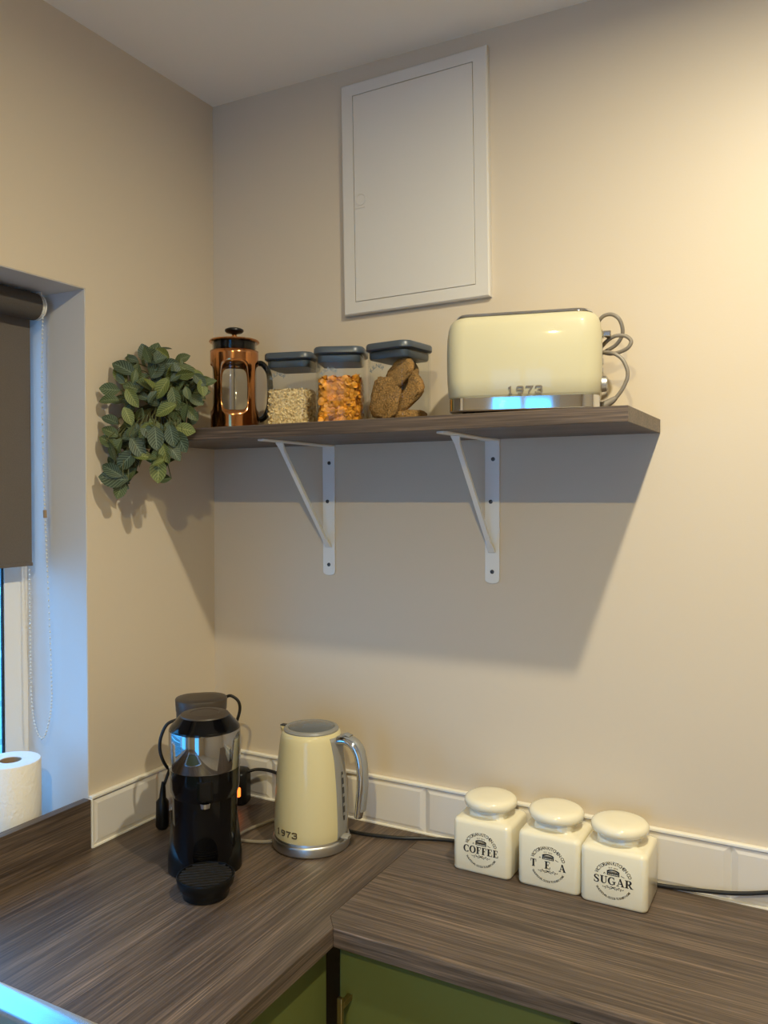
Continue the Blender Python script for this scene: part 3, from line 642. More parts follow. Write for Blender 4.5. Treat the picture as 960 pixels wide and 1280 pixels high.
# ---------------------------------------------------------------- trailing plant
pl = thing('trailing_plant', 'trailing plant with veined green leaves spilling over the shelf end', 'plant'); on_shelf(pl, 0.062, -0.224, 0)
bpy.context.view_layer.update()
pinv = pl.matrix_world.inverted()
obj('pot', MB().lathe([(0.032, 0.0), (0.034, 0.002), (0.042, 0.062), (0.044, 0.064), (0.044, 0.070), (0.040, 0.070), (0.038, 0.060)], 32), 'pot', pl)
LEAVES = "535,-3720,7521,-88,-47,10,48,-86,19,60,1;524,-3750,7681,-78,-40,48,51,-85,11,50,1;585,-3600,7296,-27,-17,-95,83,-55,-13,40,0;1384,-3350,7681,1,-2,-100,51,-86,2,52,2;1509,-3300,8032,27,12,-96,36,-93,-1,45,2;1053,-3450,7972,88,47,-10,45,-74,50,42,2;974,-3500,8132,50,25,-83,68,-71,20,50,1;767,-3600,7891,-61,-35,-71,45,-89,5,55,1;181,-3300,9797,-78,-40,48,58,-76,29,56,1;312,-3620,9325,-88,-47,10,47,-88,-3,42,0;307,-3660,9111,-88,-47,0,43,-80,43,42,0;349,-3620,8465,-79,-41,45,56,-78,28,42,0;330,-3600,8710,-81,-42,40,59,-62,52,40,1;322,-3660,8269,-78,-40,48,59,-73,34,44,0;476,-2500,10223,32,20,93,72,-68,-10,46,0;298,-2600,10205,-27,-12,96,61,-79,7,44,1;988,-2200,10108,81,45,37,47,-88,3,35,0;942,-2000,9881,87,47,15,48,-88,-1,36,0;1688,-2400,9562,81,45,37,51,-86,-8,36,0;1687,-2400,9330,88,47,5,47,-88,1,36,0;1340,-2300,9529,76,42,49,51,-86,-6,40,1;1622,-2500,9158,75,39,-53,52,-85,11,36,0;1647,-2700,8875,63,32,-71,55,-83,11,42,0;1785,-3000,8506,86,46,-22,49,-86,12,42,2;1748,-3100,8260,44,21,-87,36,-93,-4,50,1;159,-2900,10003,-41,-19,89,87,-38,31,40,0;1431,-3000,9636,-20,-14,-97,90,-42,-13,50,2;1359,-3200,9343,-46,-27,-85,44,-90,5,50,2;1536,-3300,8892,-78,-43,-45,40,-90,17,48,2;1186,-3450,8480,-66,-37,-65,62,-76,-19,45,2;990,-3450,8246,-52,-30,-80,49,-87,1,40,1;716,-3500,8783,37,17,-91,74,-65,18,40,2;778,-3450,9155,48,23,-85,50,-86,5,45,2;1584,-3100,9132,20,8,-98,50,-87,3,45,0;294,-3300,9641,-45,-22,87,75,-62,23,45,2;541,-3100,9683,-18,-12,-98,29,-95,7,46,0;903,-2900,9816,52,26,-81,54,-84,8,48,0;1901,-2400,9516,83,46,32,32,-86,39,30,0;524,-3620,8137,-38,-23,-89,24,-96,14,45,0;1669,-3200,8033,54,27,-80,75,-58,31,40,1;1654,-3250,8366,20,8,-98,44,-90,2,45,1;1372,-3400,8318,10,3,-99,61,-79,4,50,1;416,-3429,7596,-69,-39,-61,63,-73,-25,26,0;927,-3057,9969,88,47,-2,27,-47,84,42,0;316,-3048,9002,-12,-9,-99,29,-96,5,40,0;1172,-2033,9500,88,47,-12,47,-88,-5,37,0;1340,-3025,8505,-14,-10,-98,78,-63,-5,42,0;705,-2427,9555,61,35,71,50,-86,-1,30,0;754,-2484,9919,-34,-16,93,82,-54,21,39,1;407,-1401,9329,86,46,-23,50,-66,56,33,2;357,-3577,7580,-71,-40,-59,61,-77,-21,32,1;1284,-2912,9877,88,47,10,48,-88,0,40,1;927,-1797,9292,38,18,-91,90,-28,32,38,1;982,-3304,8354,-14,-10,-98,-11,-99,12,43,0;596,-1567,9925,71,37,-59,70,-29,66,32,1;1392,-3456,7928,-86,-47,-21,14,-61,78,32,0;1222,-3030,7514,-88,-47,-4,41,-79,45,31,0;317,-3271,7514,73,38,-57,47,-88,3,33,1;224,-2958,10040,-85,-45,26,50,-85,16,29,1;260,-3169,8671,-75,-42,-51,-26,-52,81,31,0;1312,-3083,8314,19,8,-98,98,-8,19,28,1;1204,-3138,8126,73,38,-56,44,-90,-3,28,0;1577,-2435,9505,70,39,60,23,-92,33,38,1;400,-1697,9897,70,36,-62,68,-7,73,42,2;273,-2047,10115,20,14,97,96,-20,-17,42,0;1220,-3052,7855,-41,-25,-88,86,-43,-28,27,0;1561,-3047,8390,84,46,30,54,-80,-27,43,0;819,-2575,9905,61,35,71,63,-76,-17,35,1;1255,-3359,8514,6,1,-100,40,-91,2,29,2;430,-3296,7947,49,24,-84,6,-97,-25,31,1;719,-3162,8396,57,29,-77,78,-49,40,37,1;473,-3443,7675,-72,-41,-56,-33,-50,80,36,2;275,-3184,8456,-45,-27,-85,89,-13,-44,39,1;193,-1660,8887,54,27,-79,77,-54,34,36,1;331,-3459,8342,0,-3,-100,-18,-98,2,32,2;451,-1836,9015,10,3,-99,45,-89,2,29,0;216,-2208,9857,-61,-31,73,-25,-80,-54,36,1;174,-3189,8484,-88,-47,-10,48,-87,-11,30,2;593,-3228,8192,-79,-44,-42,15,-81,56,43,0;1581,-2391,9411,58,29,-76,-25,-83,-51,41,0;172,-3022,7681,-27,-17,-95,93,-29,-21,40,0;1295,-3364,8615,63,32,-71,76,-43,48,29,0;218,-2918,9271,-87,-47,15,44,-63,64,36,0;232,-3113,8306,76,40,-51,63,-64,44,28,0;1229,-3215,8462,84,44,-31,47,-32,82,29,1;590,-2862,9277,-71,-37,60,62,-73,29,31,0;657,-3402,8649,-49,-24,84,69,-69,21,38,0;1582,-2949,9341,35,21,91,-12,-96,27,40,0;1222,-3169,9935,82,45,34,40,-89,22,34,1;1192,-1962,9387,74,38,-55,61,-72,33,42,0;416,-2476,10141,-59,-30,75,79,-38,48,43,0;1816,-2530,9392,12,4,-99,90,-42,9,37,2;1263,-2534,9695,88,47,-5,45,-79,42,43,2;891,-3090,8356,-64,-36,-68,71,-63,-33,43,0;345,-2000,9856,50,29,82,-4,-93,36,43,1;1131,-3004,9412,88,47,4,35,-70,62,38,2;1117,-3088,9738,54,31,78,74,-62,-26,41,1;142,-2295,9308,-87,-47,-12,33,-76,55,42,0;1561,-3041,9690,-12,-4,99,92,-37,10,37,1;814,-3376,8511,-11,-9,-99,72,-69,-2,26,1;1065,-3176,8187,87,46,-16,49,-86,16,26,0;516,-2265,9889,27,17,95,90,-40,-18,41,0;382,-3093,8408,16,6,-99,97,-17,14,39,0;1093,-3265,9426,-57,-28,77,81,0,59,37,2;1488,-3044,8761,-22,-14,-97,27,-96,8,29,0;1098,-2638,9371,-48,-23,85,87,-28,41,26,2;759,-3299,8094,-57,-33,-76,9,-94,33,40,0;151,-3011,7999,-81,-45,-38,-34,-18,92,34,0;1339,-2332,9477,85,46,25,31,-82,47,43,0;930,-3287,9418,-71,-37,60,68,-13,73,41,0;1260,-2804,8807,80,42,-42,59,-69,43,41,0;1242,-3048,8022,-55,-32,-77,64,-75,-15,38,1;1294,-2546,9266,-57,-32,-76,81,-41,-42,37,0;342,-3340,9134,-87,-47,-11,38,-81,46,41,0;464,-3399,7376,-78,-41,47,62,-53,57,27,1;741,-3430,7957,-8,-7,-99,33,-94,4,32,2;1320,-3267,8528,36,17,-92,78,-59,20,33,1;376,-3105,7610,-83,-46,-31,14,-71,69,34,2;909,-1973,9925,78,41,-47,18,-87,-45,42,0;806,-3134,8030,46,22,-86,85,-40,34,29,0;406,-3345,8246,30,13,-95,95,-16,28,33,0;1219,-2137,8819,51,30,81,69,-70,-18,36,1;1217,-3088,8455,-37,-22,-90,67,-73,-9,41,2;1509,-2647,9758,76,40,-51,62,-67,41,39,0;513,-3389,7752,-88,-47,8,47,-84,25,35,1;502,-3619,7422,-44,-26,-86,88,-31,-35,26,0;1644,-3073,8477,85,45,-25,50,-57,66,40,0;668,-3446,7604,-67,-38,-63,38,-91,14,39,0;246,-3181,7984,-66,-37,-66,59,-80,-13,36,0;1052,-3139,7930,87,47,16,39,-84,37,31,2;1330,-3033,7831,-77,-43,-47,-7,-67,74,39,0;140,-2507,9477,61,35,71,64,-75,-19,32,0;485,-1705,9883,-58,-29,76,81,-29,51,26,0;158,-1650,10104,-78,-40,48,63,-49,60,28,2;956,-3210,8526,-50,-29,-81,47,-88,3,43,0;980,-3028,8013,7,1,-100,-8,-100,-2,43,1;868,-2231,9629,59,30,-75,65,-73,22,36,1;498,-2012,8909,51,25,-82,76,-57,30,35,0;508,-1687,9658,-80,-42,42,48,-4,87,39,0;920,-3031,8185,-88,-47,-1,30,-57,77,38,1;1516,-2824,8973,81,44,39,7,-72,69,29,0;779,-2229,9227,68,35,-65,73,-19,66,38,0;1178,-3012,9235,37,23,90,-15,-94,30,31,1;289,-3054,9402,-79,-41,46,60,-37,71,26,1;724,-3388,9367,-85,-45,28,52,-79,33,42,0;1141,-2502,9415,-18,-7,98,94,-31,15,29,1;1482,-2901,9017,82,43,-38,47,-88,2,35,0;274,-1864,9067,-13,-4,99,8,-100,-3,26,0;503,-3362,9127,-83,-44,33,53,-81,26,34,1;233,-3037,8268,-39,-24,-89,67,-74,-10,36,0;468,-3429,7532,-71,-40,-58,16,-90,42,30,2;205,-3479,7855,36,17,-92,91,-28,30,26,1;1030,-2377,8841,88,47,-10,39,-59,71,29,1;611,-2421,9043,44,21,-87,89,3,46,34,1;1042,-2570,8752,55,27,-79,51,-85,6,34,0;1530,-2786,8908,78,41,-48,58,-20,79,28,2;1650,-3007,8502,10,3,-99,-26,-96,-6,30,0;1212,-3046,8430,-40,-24,-88,76,-63,-17,32,1;690,-3451,8319,-87,-47,-10,26,-65,71,39,1;1445,-3025,9513,78,41,-48,-32,-39,-86,40,0;1500,-3056,8541,76,40,-51,63,-62,46,26,1;1217,-3474,8450,57,28,-77,60,-79,15,39,1;1458,-3076,8171,53,26,-81,75,-59,30,27,1;812,-1946,9404,80,42,-42,40,-91,-13,32,0;604,-3246,7936,33,15,-93,77,-61,17,40,1;1223,-3016,7841,-24,-15,-96,97,-12,-22,29,1;1610,-3022,9655,87,47,-14,20,-8,98,43,0;1766,-2556,9561,65,33,-69,55,-82,13,36,1;573,-2259,9873,-60,-30,74,50,-86,6,34,0;373,-3144,8061,-63,-36,-69,18,-93,32,36,0;638,-3406,9146,-46,-22,86,88,-20,42,42,0;1158,-2167,9807,82,43,-39,57,-50,66,27,2;357,-3478,8395,-82,-43,37,57,-62,54,28,2;1252,-3378,9161,46,27,85,31,-94,14,29,1;618,-3138,7936,-85,-46,-26,43,-89,18,26,1;1242,-3071,8408,17,6,-98,94,-30,14,27,1;998,-2073,9307,83,44,-35,56,-67,49,40,0;1327,-3030,8096,-24,-15,-96,61,-79,-2,40,1;184,-2047,9205,86,47,19,19,-65,74,43,0;989,-3055,9826,33,20,92,19,-97,14,38,0;1187,-2319,9169,88,47,-10,45,-88,-17,38,0;888,-2196,8999,-32,-15,94,87,-43,23,38,1;1778,-3002,9618,87,47,16,43,-55,-71,39,2;1078,-3036,8248,-27,-17,-95,-71,-63,32,29,2;396,-3106,8284,28,13,-95,96,-5,28,37,1;569,-3454,7515,-79,-44,-42,5,-73,68,42,0;722,-3169,9566,-82,-45,-36,31,-87,39,40,0;327,-2580,9190,-68,-35,65,73,-20,65,41,2;1489,-2971,8652,31,14,-94,67,-74,11,36,0;466,-2796,10022,-25,-11,96,-40,-90,-20,30,0;1031,-2416,9906,38,23,90,92,-16,-35,31,1;519,-3150,8382,3,-1,-100,100,-2,3,28,1;1075,-3310,10017,36,17,-92,3,-98,-17,35,0;427,-2889,9528,-88,-47,-10,36,-78,52,27,1;177,-2097,9865,-17,-7,98,98,-2,17,28,0;518,-3118,8539,-57,-33,-76,81,-39,-44,32,1;1529,-2344,9688,61,31,-73,78,-38,50,37,2;734,-3341,8411,-3,-4,-100,47,-88,2,42,1;160,-3091,7996,-11,-9,-99,84,-54,-5,30,1;256,-3177,8368,-79,-41,45,57,-77,29,30,2;1476,-3077,8123,88,47,10,26,-63,73,38,1;414,-3203,8570,-87,-47,-15,50,-83,-25,36,0;1503,-3483,7839,-81,-45,-37,29,-87,40,26,2;206,-1672,9402,-23,-10,97,97,-14,22,26,0;1112,-3117,9863,-3,1,100,29,-96,2,32,1;202,-3056,8433,-45,-22,87,44,-90,0,31,0;684,-3019,8491,-77,-43,-47,52,-85,-7,26,1;788,-3339,9353,-86,-47,-21,42,-88,22,36,1;914,-2316,9594,-31,-14,94,-11,-98,-18,26,0;1617,-3095,9560,70,39,60,30,-92,25,28,1;1145,-3036,7996,13,4,-99,95,-30,11,27,1;605,-2050,10000,43,26,87,-48,-75,46,41,1;797,-3170,8429,-34,-21,-92,61,-79,-5,36,1;328,-3224,7617,-8,-7,-99,59,-80,1,41,1;533,-3393,8219,-79,-44,-42,19,-84,51,34,1;1019,-2601,9430,60,34,73,37,-92,12,43,0;1462,-3099,8529,-1,-3,-100,38,-93,3,36,0;548,-2480,9743,12,9,99,74,-67,-3,34,0;1210,-3159,9964,-15,-5,99,87,-48,10,31,1;872,-2473,9726,-10,-8,-99,28,-96,5,39,1;183,-3125,8297,-65,-33,69,73,-53,44,37,2;1006,-2972,9535,-33,-15,93,43,-90,0,38,1;959,-2155,9409,88,47,-8,43,-70,57,29,1;691,-2135,9036,84,46,29,50,-86,-9,41,0;164,-1760,9154,86,47,18,17,-61,77,40,0;331,-3332,7598,-81,-45,-38,22,-83,51,36,1;1168,-2478,9936,24,16,96,94,-28,-19,26,0;805,-2905,9160,-71,-36,61,48,-88,4,39,0;498,-3494,9551,-66,-34,67,40,-91,-6,26,1;796,-2588,10176,-73,-37,58,36,-92,-14,34,2;726,-2113,9190,42,25,87,66,-74,-10,34,0;1175,-3476,8375,-22,-14,-97,-65,-72,25,26,0;534,-3238,7787,38,18,-91,91,-26,33,34,1;1191,-2114,9437,-11,-3,99,24,-97,0,33,1;1394,-3099,8341,-23,-15,-96,85,-50,-13,42,1;768,-3372,9596,21,14,97,81,-58,-10,29,0;582,-3289,8513,-67,-38,-65,14,-91,39,41,1;725,-2200,9449,88,47,6,30,-66,69,28,1;258,-2363,9922,-54,-27,79,-40,-74,-53,40,2;909,-3002,10069,85,45,-26,50,-85,16,43,1;1715,-2872,9260,23,9,-97,63,-77,7,27,0;251,-3242,7921,-34,-21,-91,11,-98,18,40,0;1502,-2873,8952,87,47,17,46,-88,11,42,0;567,-1570,9484,-3,1,100,100,-9,3,42,0;593,-3312,8206,-2,-4,-100,-26,-97,4,28,1;996,-1745,9395,61,35,71,17,-93,31,41,2;777,-3497,8446,-37,-22,-90,71,-69,-12,26,0;937,-3329,7906,-45,-27,-85,-50,-71,49,36,2;230,-3384,7745,-17,-12,-98,-26,-95,16,42,1;719,-3034,8527,-43,-26,-87,-3,-96,29,31,0;476,-3627,8187,-52,-26,81,83,9,56,38,0;245,-2151,10355,88,47,-1,18,-31,93,43,1;858,-3248,9199,-82,-43,37,54,-80,26,29,1;445,-3134,8140,7,1,-100,92,-38,6,40,2;473,-1573,9704,84,44,-33,55,-70,45,36,0;688,-3159,8845,-35,-21,-91,87,-45,-22,28,0;1722,-2937,8851,-18,-13,-97,-13,-98,15,37,0;958,-2297,9664,11,8,99,-17,-98,10,36,0;179,-3376,8371,-57,-33,-75,24,-94,23,27,1;765,-3483,8411,-77,-43,-48,34,-90,25,37,1;1254,-3051,9026,41,24,88,42,-91,6,26,0;200,-3156,7511,-82,-45,-34,44,-89,12,29,1;1558,-3081,8379,81,42,-42,50,-10,86,34,1;1369,-3061,8428,50,24,-83,84,-37,39,29,0;1682,-3093,8315,69,39,61,27,-92,28,29,1;1375,-3404,7974,-20,-13,-97,-11,-98,16,37,0;152,-1887,9284,77,43,48,57,-80,-20,36,0;1299,-2091,9125,78,43,45,8,-78,62,35,0;469,-3666,8055,35,16,-92,-19,-95,-24,40,0;441,-2694,9501,-32,-15,94,95,-3,32,29,0;188,-2970,9310,48,28,83,66,-74,-13,26,1;1532,-2751,8992,30,14,-94,-14,-97,-18,33,1"
def leaf_mesh(kind, var):
    rn = random.Random(kind*7+var); mb = MB(); nu = 8
    prof = [0.12, 0.52, 0.82, 0.97, 1.0, 0.95, 0.80, 0.50, 0.06]
    fold = (0.30, 0.18, 0.42)[var]; curl = (0.18, -0.06, 0.30)[var]; wd = (0.30, 0.33, 0.27)[var]
    uvs = []
    for i in range(nu+1):
        u = i/nu
        for j in range(-2, 3):
            v = j/2; w_ = prof[i]*wd
            y = v*w_; x = u - 0.5
            z = abs(v)*w_*fold - curl*(u-0.3)**2 + 0.012*math.sin(u*25)*abs(v)
            mb.v.append((x, y, z)); uvs.append((u, v))
    for i in range(nu):
        for j in range(4): mb.f.append((i*5+j, (i+1)*5+j, (i+1)*5+j+1, i*5+j+1))
    me = mb.mesh('leaf'); uvl = me.uv_layers.new(name='UVMap')
    for lp in me.loops: uvl.data[lp.index].uv = uvs[lp.vertex_index]
    me.materials.append(MAT['leaf%d' % kind]); me.shade_smooth(); return me
LM = {(k, v): leaf_mesh(k, v) for k in range(3) for v in range(3)}
rl = random.Random(11)
bases = []
for row in LEAVES.split(';'):
    q = [int(c) for c in row.split(',')]
    P = Vector(q[0:3])/10000; d = Vector(q[3:6]).normalized(); n = Vector(q[6:9]); n = (n - d*n.dot(d)).normalized(); L = q[9]/1000
    s = n.cross(d)
    P.x = max(P.x, 0.010 + 0.5*L*abs(d.x) + 0.3*L*abs(s.x)*0.8 + 0.004)
    mw = Matrix(((d.x*L, s.x*L, n.x*L, P.x), (d.y*L, s.y*L, n.y*L, P.y), (d.z*L, s.z*L, n.z*L, P.z), (0, 0, 0, 1)))
    o = bpy.data.objects.new('leaf', LM[(q[10], rl.randrange(3))]); COL.objects.link(o); o.parent = pl
    o.matrix_local = pinv @ mw
    bases.append(P - d*L*0.5)
crown = Vector((0.062, -0.224, shelf_top(0.06)+0.062))
for k, bpt in enumerate(bases):
    if k < 42 or k % 4 == 0:
        start = crown + Vector((rl.uniform(-0.02, 0.02), rl.uniform(-0.02, 0.02), 0))
        mid = start.lerp(bpt, 0.45) + Vector((0, 0, 0.028))
        pts = [start, mid, bpt]
        if bpt.z < 0.87: pts = [start, Vector((max(0.02, (start.x+bpt.x)/2), -0.292, 0.895)), Vector((max(0.012, bpt.x*0.9+start.x*0.1), min(-0.302, bpt.y+0.008), max(bpt.z+0.02, 0.80))) if bpt.z < 0.79 else Vector((bpt.x, min(bpt.y, -0.296), bpt.z + 0.012)), bpt]
        obj('stem', MB().tube([pinv @ p for p in spline(pts, 5)], 0.0011, 5), 'stem', pl)

# ================================================================ on the worktops
# ---------------------------------------------------------------- kettle (local +x is the handle side)
kt = thing('kettle', 'cream retro kettle with chrome handle and 1973 badge', 'kettle', (0.388, -0.1605, 0.0), (0, 0, R(2)))
KP = [(0.0745, 0.0265), (0.0755, 0.030), (0.0758, 0.045), (0.0752, 0.075), (0.0738, 0.11), (0.0715, 0.145), (0.0685, 0.18), (0.0648, 0.21), (0.0625, 0.226), (0.0595, 0.234), (0.0560, 0.2375)]
def kr(z):
    for (r0, z0), (r1, z1) in zip(KP, KP[1:]):
        if z0 <= z <= z1: return r0 + (r1-r0)*(z-z0)/(z1-z0)
    return KP[0][0] if z < KP[0][1] else KP[-1][0]
obj('body', MB().lathe(KP, 72), 'cream', kt, smooth=50)
obj('power_base', MB().lathe([(0.070, 0.0), (0.0770, 0.001), (0.0795, 0.004), (0.0795, 0.018), (0.0780, 0.0215), (0.0765, 0.0225), (0.0755, 0.0265)], 72), 'brushed', kt)
lid = obj('lid', MB().lathe([(0.0562, 0.2372), (0.0568, 0.2395), (0.0540, 0.2430), (0.0490, 0.2440), (0.0475, 0.2425)], 60), 'grey_plastic', kt)
obj('lid_top', MB().lathe([(0.0478, 0.2422), (0.0465, 0.2438), (0.030, 0.2475), (0.010, 0.2490), (0.001, 0.2492)], 60), 'kettle_lid', lid)
sp = MB(); rings = []
for f, w_, zc_ in ((0, 0.020, 0.222), (0.5, 0.013, 0.229), (1, 0.006, 0.2365)):
    rad = -(0.058 + 0.014*f)
    rings.append([(rad, -w_, 0.2365), (rad, w_, 0.2365), (rad - 0.0005, w_*0.6, zc_ - 0.008), (rad - 0.0005, -w_*0.6, zc_ - 0.008)])
obj('spout', sp.rings(rings), 'cream', kt, smooth=40)
obj('spout_lip', bx(-0.0728, -0.060, -0.006, 0.006, 0.2366, 0.2392), 'dark_plastic', kt, smooth=0, bevel=0.001)
# grey spine panel down the handle side with a water window
sp = MB(); rows = []
for zz in [0.027 + (0.230-0.027)*k/24 for k in range(25)]:
    hwid = 0.0195 if zz < 0.19 else 0.0195 + 0.004*(zz-0.19)/0.04
    rows.append([((kr(zz)+0.0016)*math.cos(a_), (kr(zz)+0.0016)*math.sin(a_), zz) for a_ in [(-1 + 2*i/10)*hwid/kr(zz) for i in range(11)]])
sp.rings(rows, False, False, closed=False)
sp_ = obj('spine_panel', sp, 'grey_plastic', kt, smooth=60); so = sp_.modifiers.new('thickness', 'SOLIDIFY'); so.thickness = 0.002; so.offset = -1
sw = MB(); rows = []
for zz in [0.062 + (0.160-0.062)*k/14 for k in range(15)]:
    e = 0.0045*math.sqrt(max(0.05, 1-abs((zz-0.111)/0.052)**6))
    rows.append([((kr(zz)+0.0022)*math.cos(a_), (kr(zz)+0.0022)*math.sin(a_), zz) for a_ in [(-1 + 2*i/4)*e/kr(zz) for i in range(5)]])
wg = obj('water_window', sw.rings(rows, False, False, closed=False), 'dark_plastic', sp_, smooth=60)
ticks = MB()
for k in range(5):
    zz = 0.072 + 0.019*k; rr_ = kr(zz) + 0.0024
    ticks.box(rr_-0.0002, rr_+0.0003, -0.0035, 0.0035, zz, zz+0.006)
obj('level_marks', ticks, 'grey_plastic', sp_, smooth=0)
hz = [(0.054, 0, 0.2190), (0.068, 0, 0.2235), (0.086, 0, 0.2245), (0.102, 0, 0.2160), (0.1125, 0, 0.197), (0.1175, 0, 0.168), (0.1180, 0, 0.14), (0.1160, 0, 0.115), (0.1130, 0, 0.09), (0.1100, 0, 0.074)]
hs_ = spline(hz, 5); n_ = len(hs_)
obj('handle', MB().tube(hs_, [0.0140 if i < n_*0.75 else 0.0140 - 0.003*(i-n_*0.75)/(n_*0.25) for i in range(n_)], 16, ry=[0.0095 if i < n_*0.85 else 0.0095-0.002*(i-n_*0.85)/(n_*0.15) for i in range(n_)], up=(0, 1, 0)), 'chrome', kt, smooth=60)
hb = [Vector(p) + Vector((0.006, 0, 0.0025)) for p in hs_[int(n_*0.12):int(n_*0.93)]]
hb = [p + Vector((0.0015, 0, 0.0028 if p.z > 0.2 else 0)) for p in hb]
obj('handle_back', MB().tube(hb, 0.0100, 14, ry=0.0050, up=(0, 1, 0)), 'grey_plastic', kt, smooth=60)
obj('lid_button', MB().tube([(0.076, 0, 0.2345), (0.084, 0, 0.2375), (0.093, 0, 0.2345)], 0.008, 12, ry=0.0035, up=(0, 1, 0)), 'grey_plastic', kt, smooth=60)
obj('switch', MB().tube([(0.073, 0, 0.030), (0.084, 0, 0.0295), (0.0895, 0, 0.0285)], [0.012, 0.012, 0.009], 12, ry=0.0045, up=(0, 1, 0)), 'grey_plastic', kt, smooth=60)
def kfn(u, v, d):
    a_ = R(-101) + u/0.0757; rr_ = kr(0.0445 + v) + 0.0003 + d
    return (rr_*math.cos(a_), rr_*math.sin(a_), 0.0445 + v)
obj('badge', digits_1973(kfn, 0.0125, 0.001), 'badge', kt, smooth=0)
kinv = Matrix.Translation((0.388, -0.1605, 0)) @ Matrix.Rotation(R(2), 4, 'Z'); kinv.invert()
obj('power_cord', MB().tube([kinv @ p for p in spline([(0.322, -0.205, 0.0075), (0.300, -0.213, 0.0042), (0.262, -0.2265, 0.0042), (0.246, -0.224, 0.0042), (0.2375, -0.204, 0.0042), (0.238, -0.174, 0.0042), (0.246, -0.140, 0.0042), (0.256, -0.104, 0.0042), (0.290, -0.066, 0.0042), (0.340, -0.045, 0.0042)], 8)], 0.0036, 10), 'cord_grey', kt)

# ---------------------------------------------------------------- capsule coffee machine, local -y is its front
MX, MY, MR = 0.275, -0.358, 41.0
cm = thing('coffee_machine', 'black capsule coffee machine with chrome head and drip tray', 'coffee machine', (MX, MY, 0), (0, 0, R(MR)))
def ring_at(w_, d_, r_, cy_, z): return [(x, y + cy_, z) for x, y in rrect(w_, d_, r_, 7)]
obj('base', MB().rings([ring_at(0.136, 0.255, 0.045, 0.092, 0.0), ring_at(0.140, 0.259, 0.046, 0.092, 0.003), ring_at(0.140, 0.259, 0.046, 0.092, 0.030), ring_at(0.136, 0.250, 0.045, 0.094, 0.050), ring_at(0.122, 0.20, 0.045, 0.11, 0.066)]), 'black', cm, smooth=60)
obj('column', MB().rings([ring_at(w_, 0.112, 0.052, 0.008, z) for w_, z in ((0.118, 0.012), (0.119, 0.04), (0.121, 0.10), (0.124, 0.168))]), 'black_gloss', cm, smooth=60)
hd = obj('brew_head', MB().lathe([(0.060, 0.150), (0.0640, 0.158), (0.0655, 0.170), (0.0660, 0.203)], 64), 'black_gloss', cm, smooth=50)
obj('head_band', MB().lathe([(0.0668, 0.2035), (0.0675, 0.205), (0.0675, 0.274), (0.0668, 0.2755)], 64), 'chrome_dark_reflection', cm, smooth=50)
ld = obj('head_lid', MB().lathe([(0.0660, 0.2757), (0.0655, 0.2785), (0.0600, 0.2855), (0.0575, 0.2870), (0.0480, 0.2990), (0.0465, 0.3000)], 64), 'black_gloss', cm, smooth=25)
obj('lid_cap', MB().lathe([(0.0465, 0.2998), (0.0450, 0.3022), (0.028, 0.3045), (0.0265, 0.3036), (0.001, 0.3044)], 64), 'tank', ld, smooth=30)
obj('spout', MB().tube([(0, -0.060, 0.152), (0, -0.060, 0.143)], [0.0105, 0.009], 18), 'chrome', cm)
obj('spout_housing', MB().box(-0.016, 0.016, -0.0665, -0.045, 0.152, 0.196), 'black_gloss', cm, smooth=0, bevel=0.006)
tr = obj('drip_tray', MB().lathe([(0.038, 0.0), (0.0405, 0.002), (0.0410, 0.012), (0.0500, 0.024), (0.0520, 0.036), (0.0510, 0.0385), (0.0485, 0.0385), (0.0478, 0.035)], 48, 0, -0.101), 'black', cm)
for k in range(9):
    yy = -0.041 + 0.01025*k; hw_ = math.sqrt(0.0478**2 - yy**2) - 0.001
    obj('grid_bar', bx(-hw_, hw_, -0.101+yy-0.0022, -0.101+yy+0.0022, 0.0352, 0.0378), 'dark_plastic', tr, smooth=0)
tk = obj('water_tank', MB().rings([ring_at(0.092, 0.078, 0.036, 0.150, 0.0665), ring_at(0.094, 0.080, 0.037, 0.150, 0.07), ring_at(0.102, 0.086, 0.040, 0.150, 0.272)]), 'tank', cm, smooth=60)
obj('tank_lid', MB().rings([ring_at(0.104, 0.088, 0.041, 0.150, 0.2725), ring_at(0.106, 0.090, 0.041, 0.150, 0.2945), ring_at(0.104, 0.088, 0.041, 0.150, 0.2960), ring_at(0.06, 0.05, 0.022, 0.150, 0.2975)]), 'tank', tk, smooth=50); tk.location.x = -0.006
obj('rear_body', MB().rings([ring_at(0.106, 0.060, 0.02, 0.083, 0.0665), ring_at(0.110, 0.060, 0.02, 0.083, 0.262), ring_at(0.102, 0.052, 0.018, 0.083, 0.270)]), 'black_gloss', cm, smooth=50)
minv = (Matrix.Translation((MX, MY, 0)) @ Matrix.Rotation(R(MR), 4, 'Z')).inverted()
pc = obj('power_cord', MB().tube([minv @ p for p in spline([(0.165, -0.286, 0.262), (0.150, -0.299, 0.2585), (0.136, -0.312, 0.2500), (0.1275, -0.3207, 0.2243), (0.1262, -0.3219, 0.1981), (0.1310, -0.3170, 0.1744), (0.128, -0.300, 0.155), (0.095, -0.258, 0.142), (0.080, -0.249, 0.122), (0.0730, -0.2563, 0.0930)], 6)], 0.0033, 10)
    .tube([minv @ p for p in spline([(0.155, -0.168, 0.266), (0.1749, -0.165, 0.281), (0.1853, -0.160, 0.2795), (0.1957, -0.1550, 0.2688), (0.1982, -0.1540, 0.2511), (0.1940, -0.160, 0.225), (0.185, -0.172, 0.18), (0.165, -0.170, 0.10), (0.14, -0.12, 0.06)], 6)], 0.0033, 10), 'cord_black', cm)
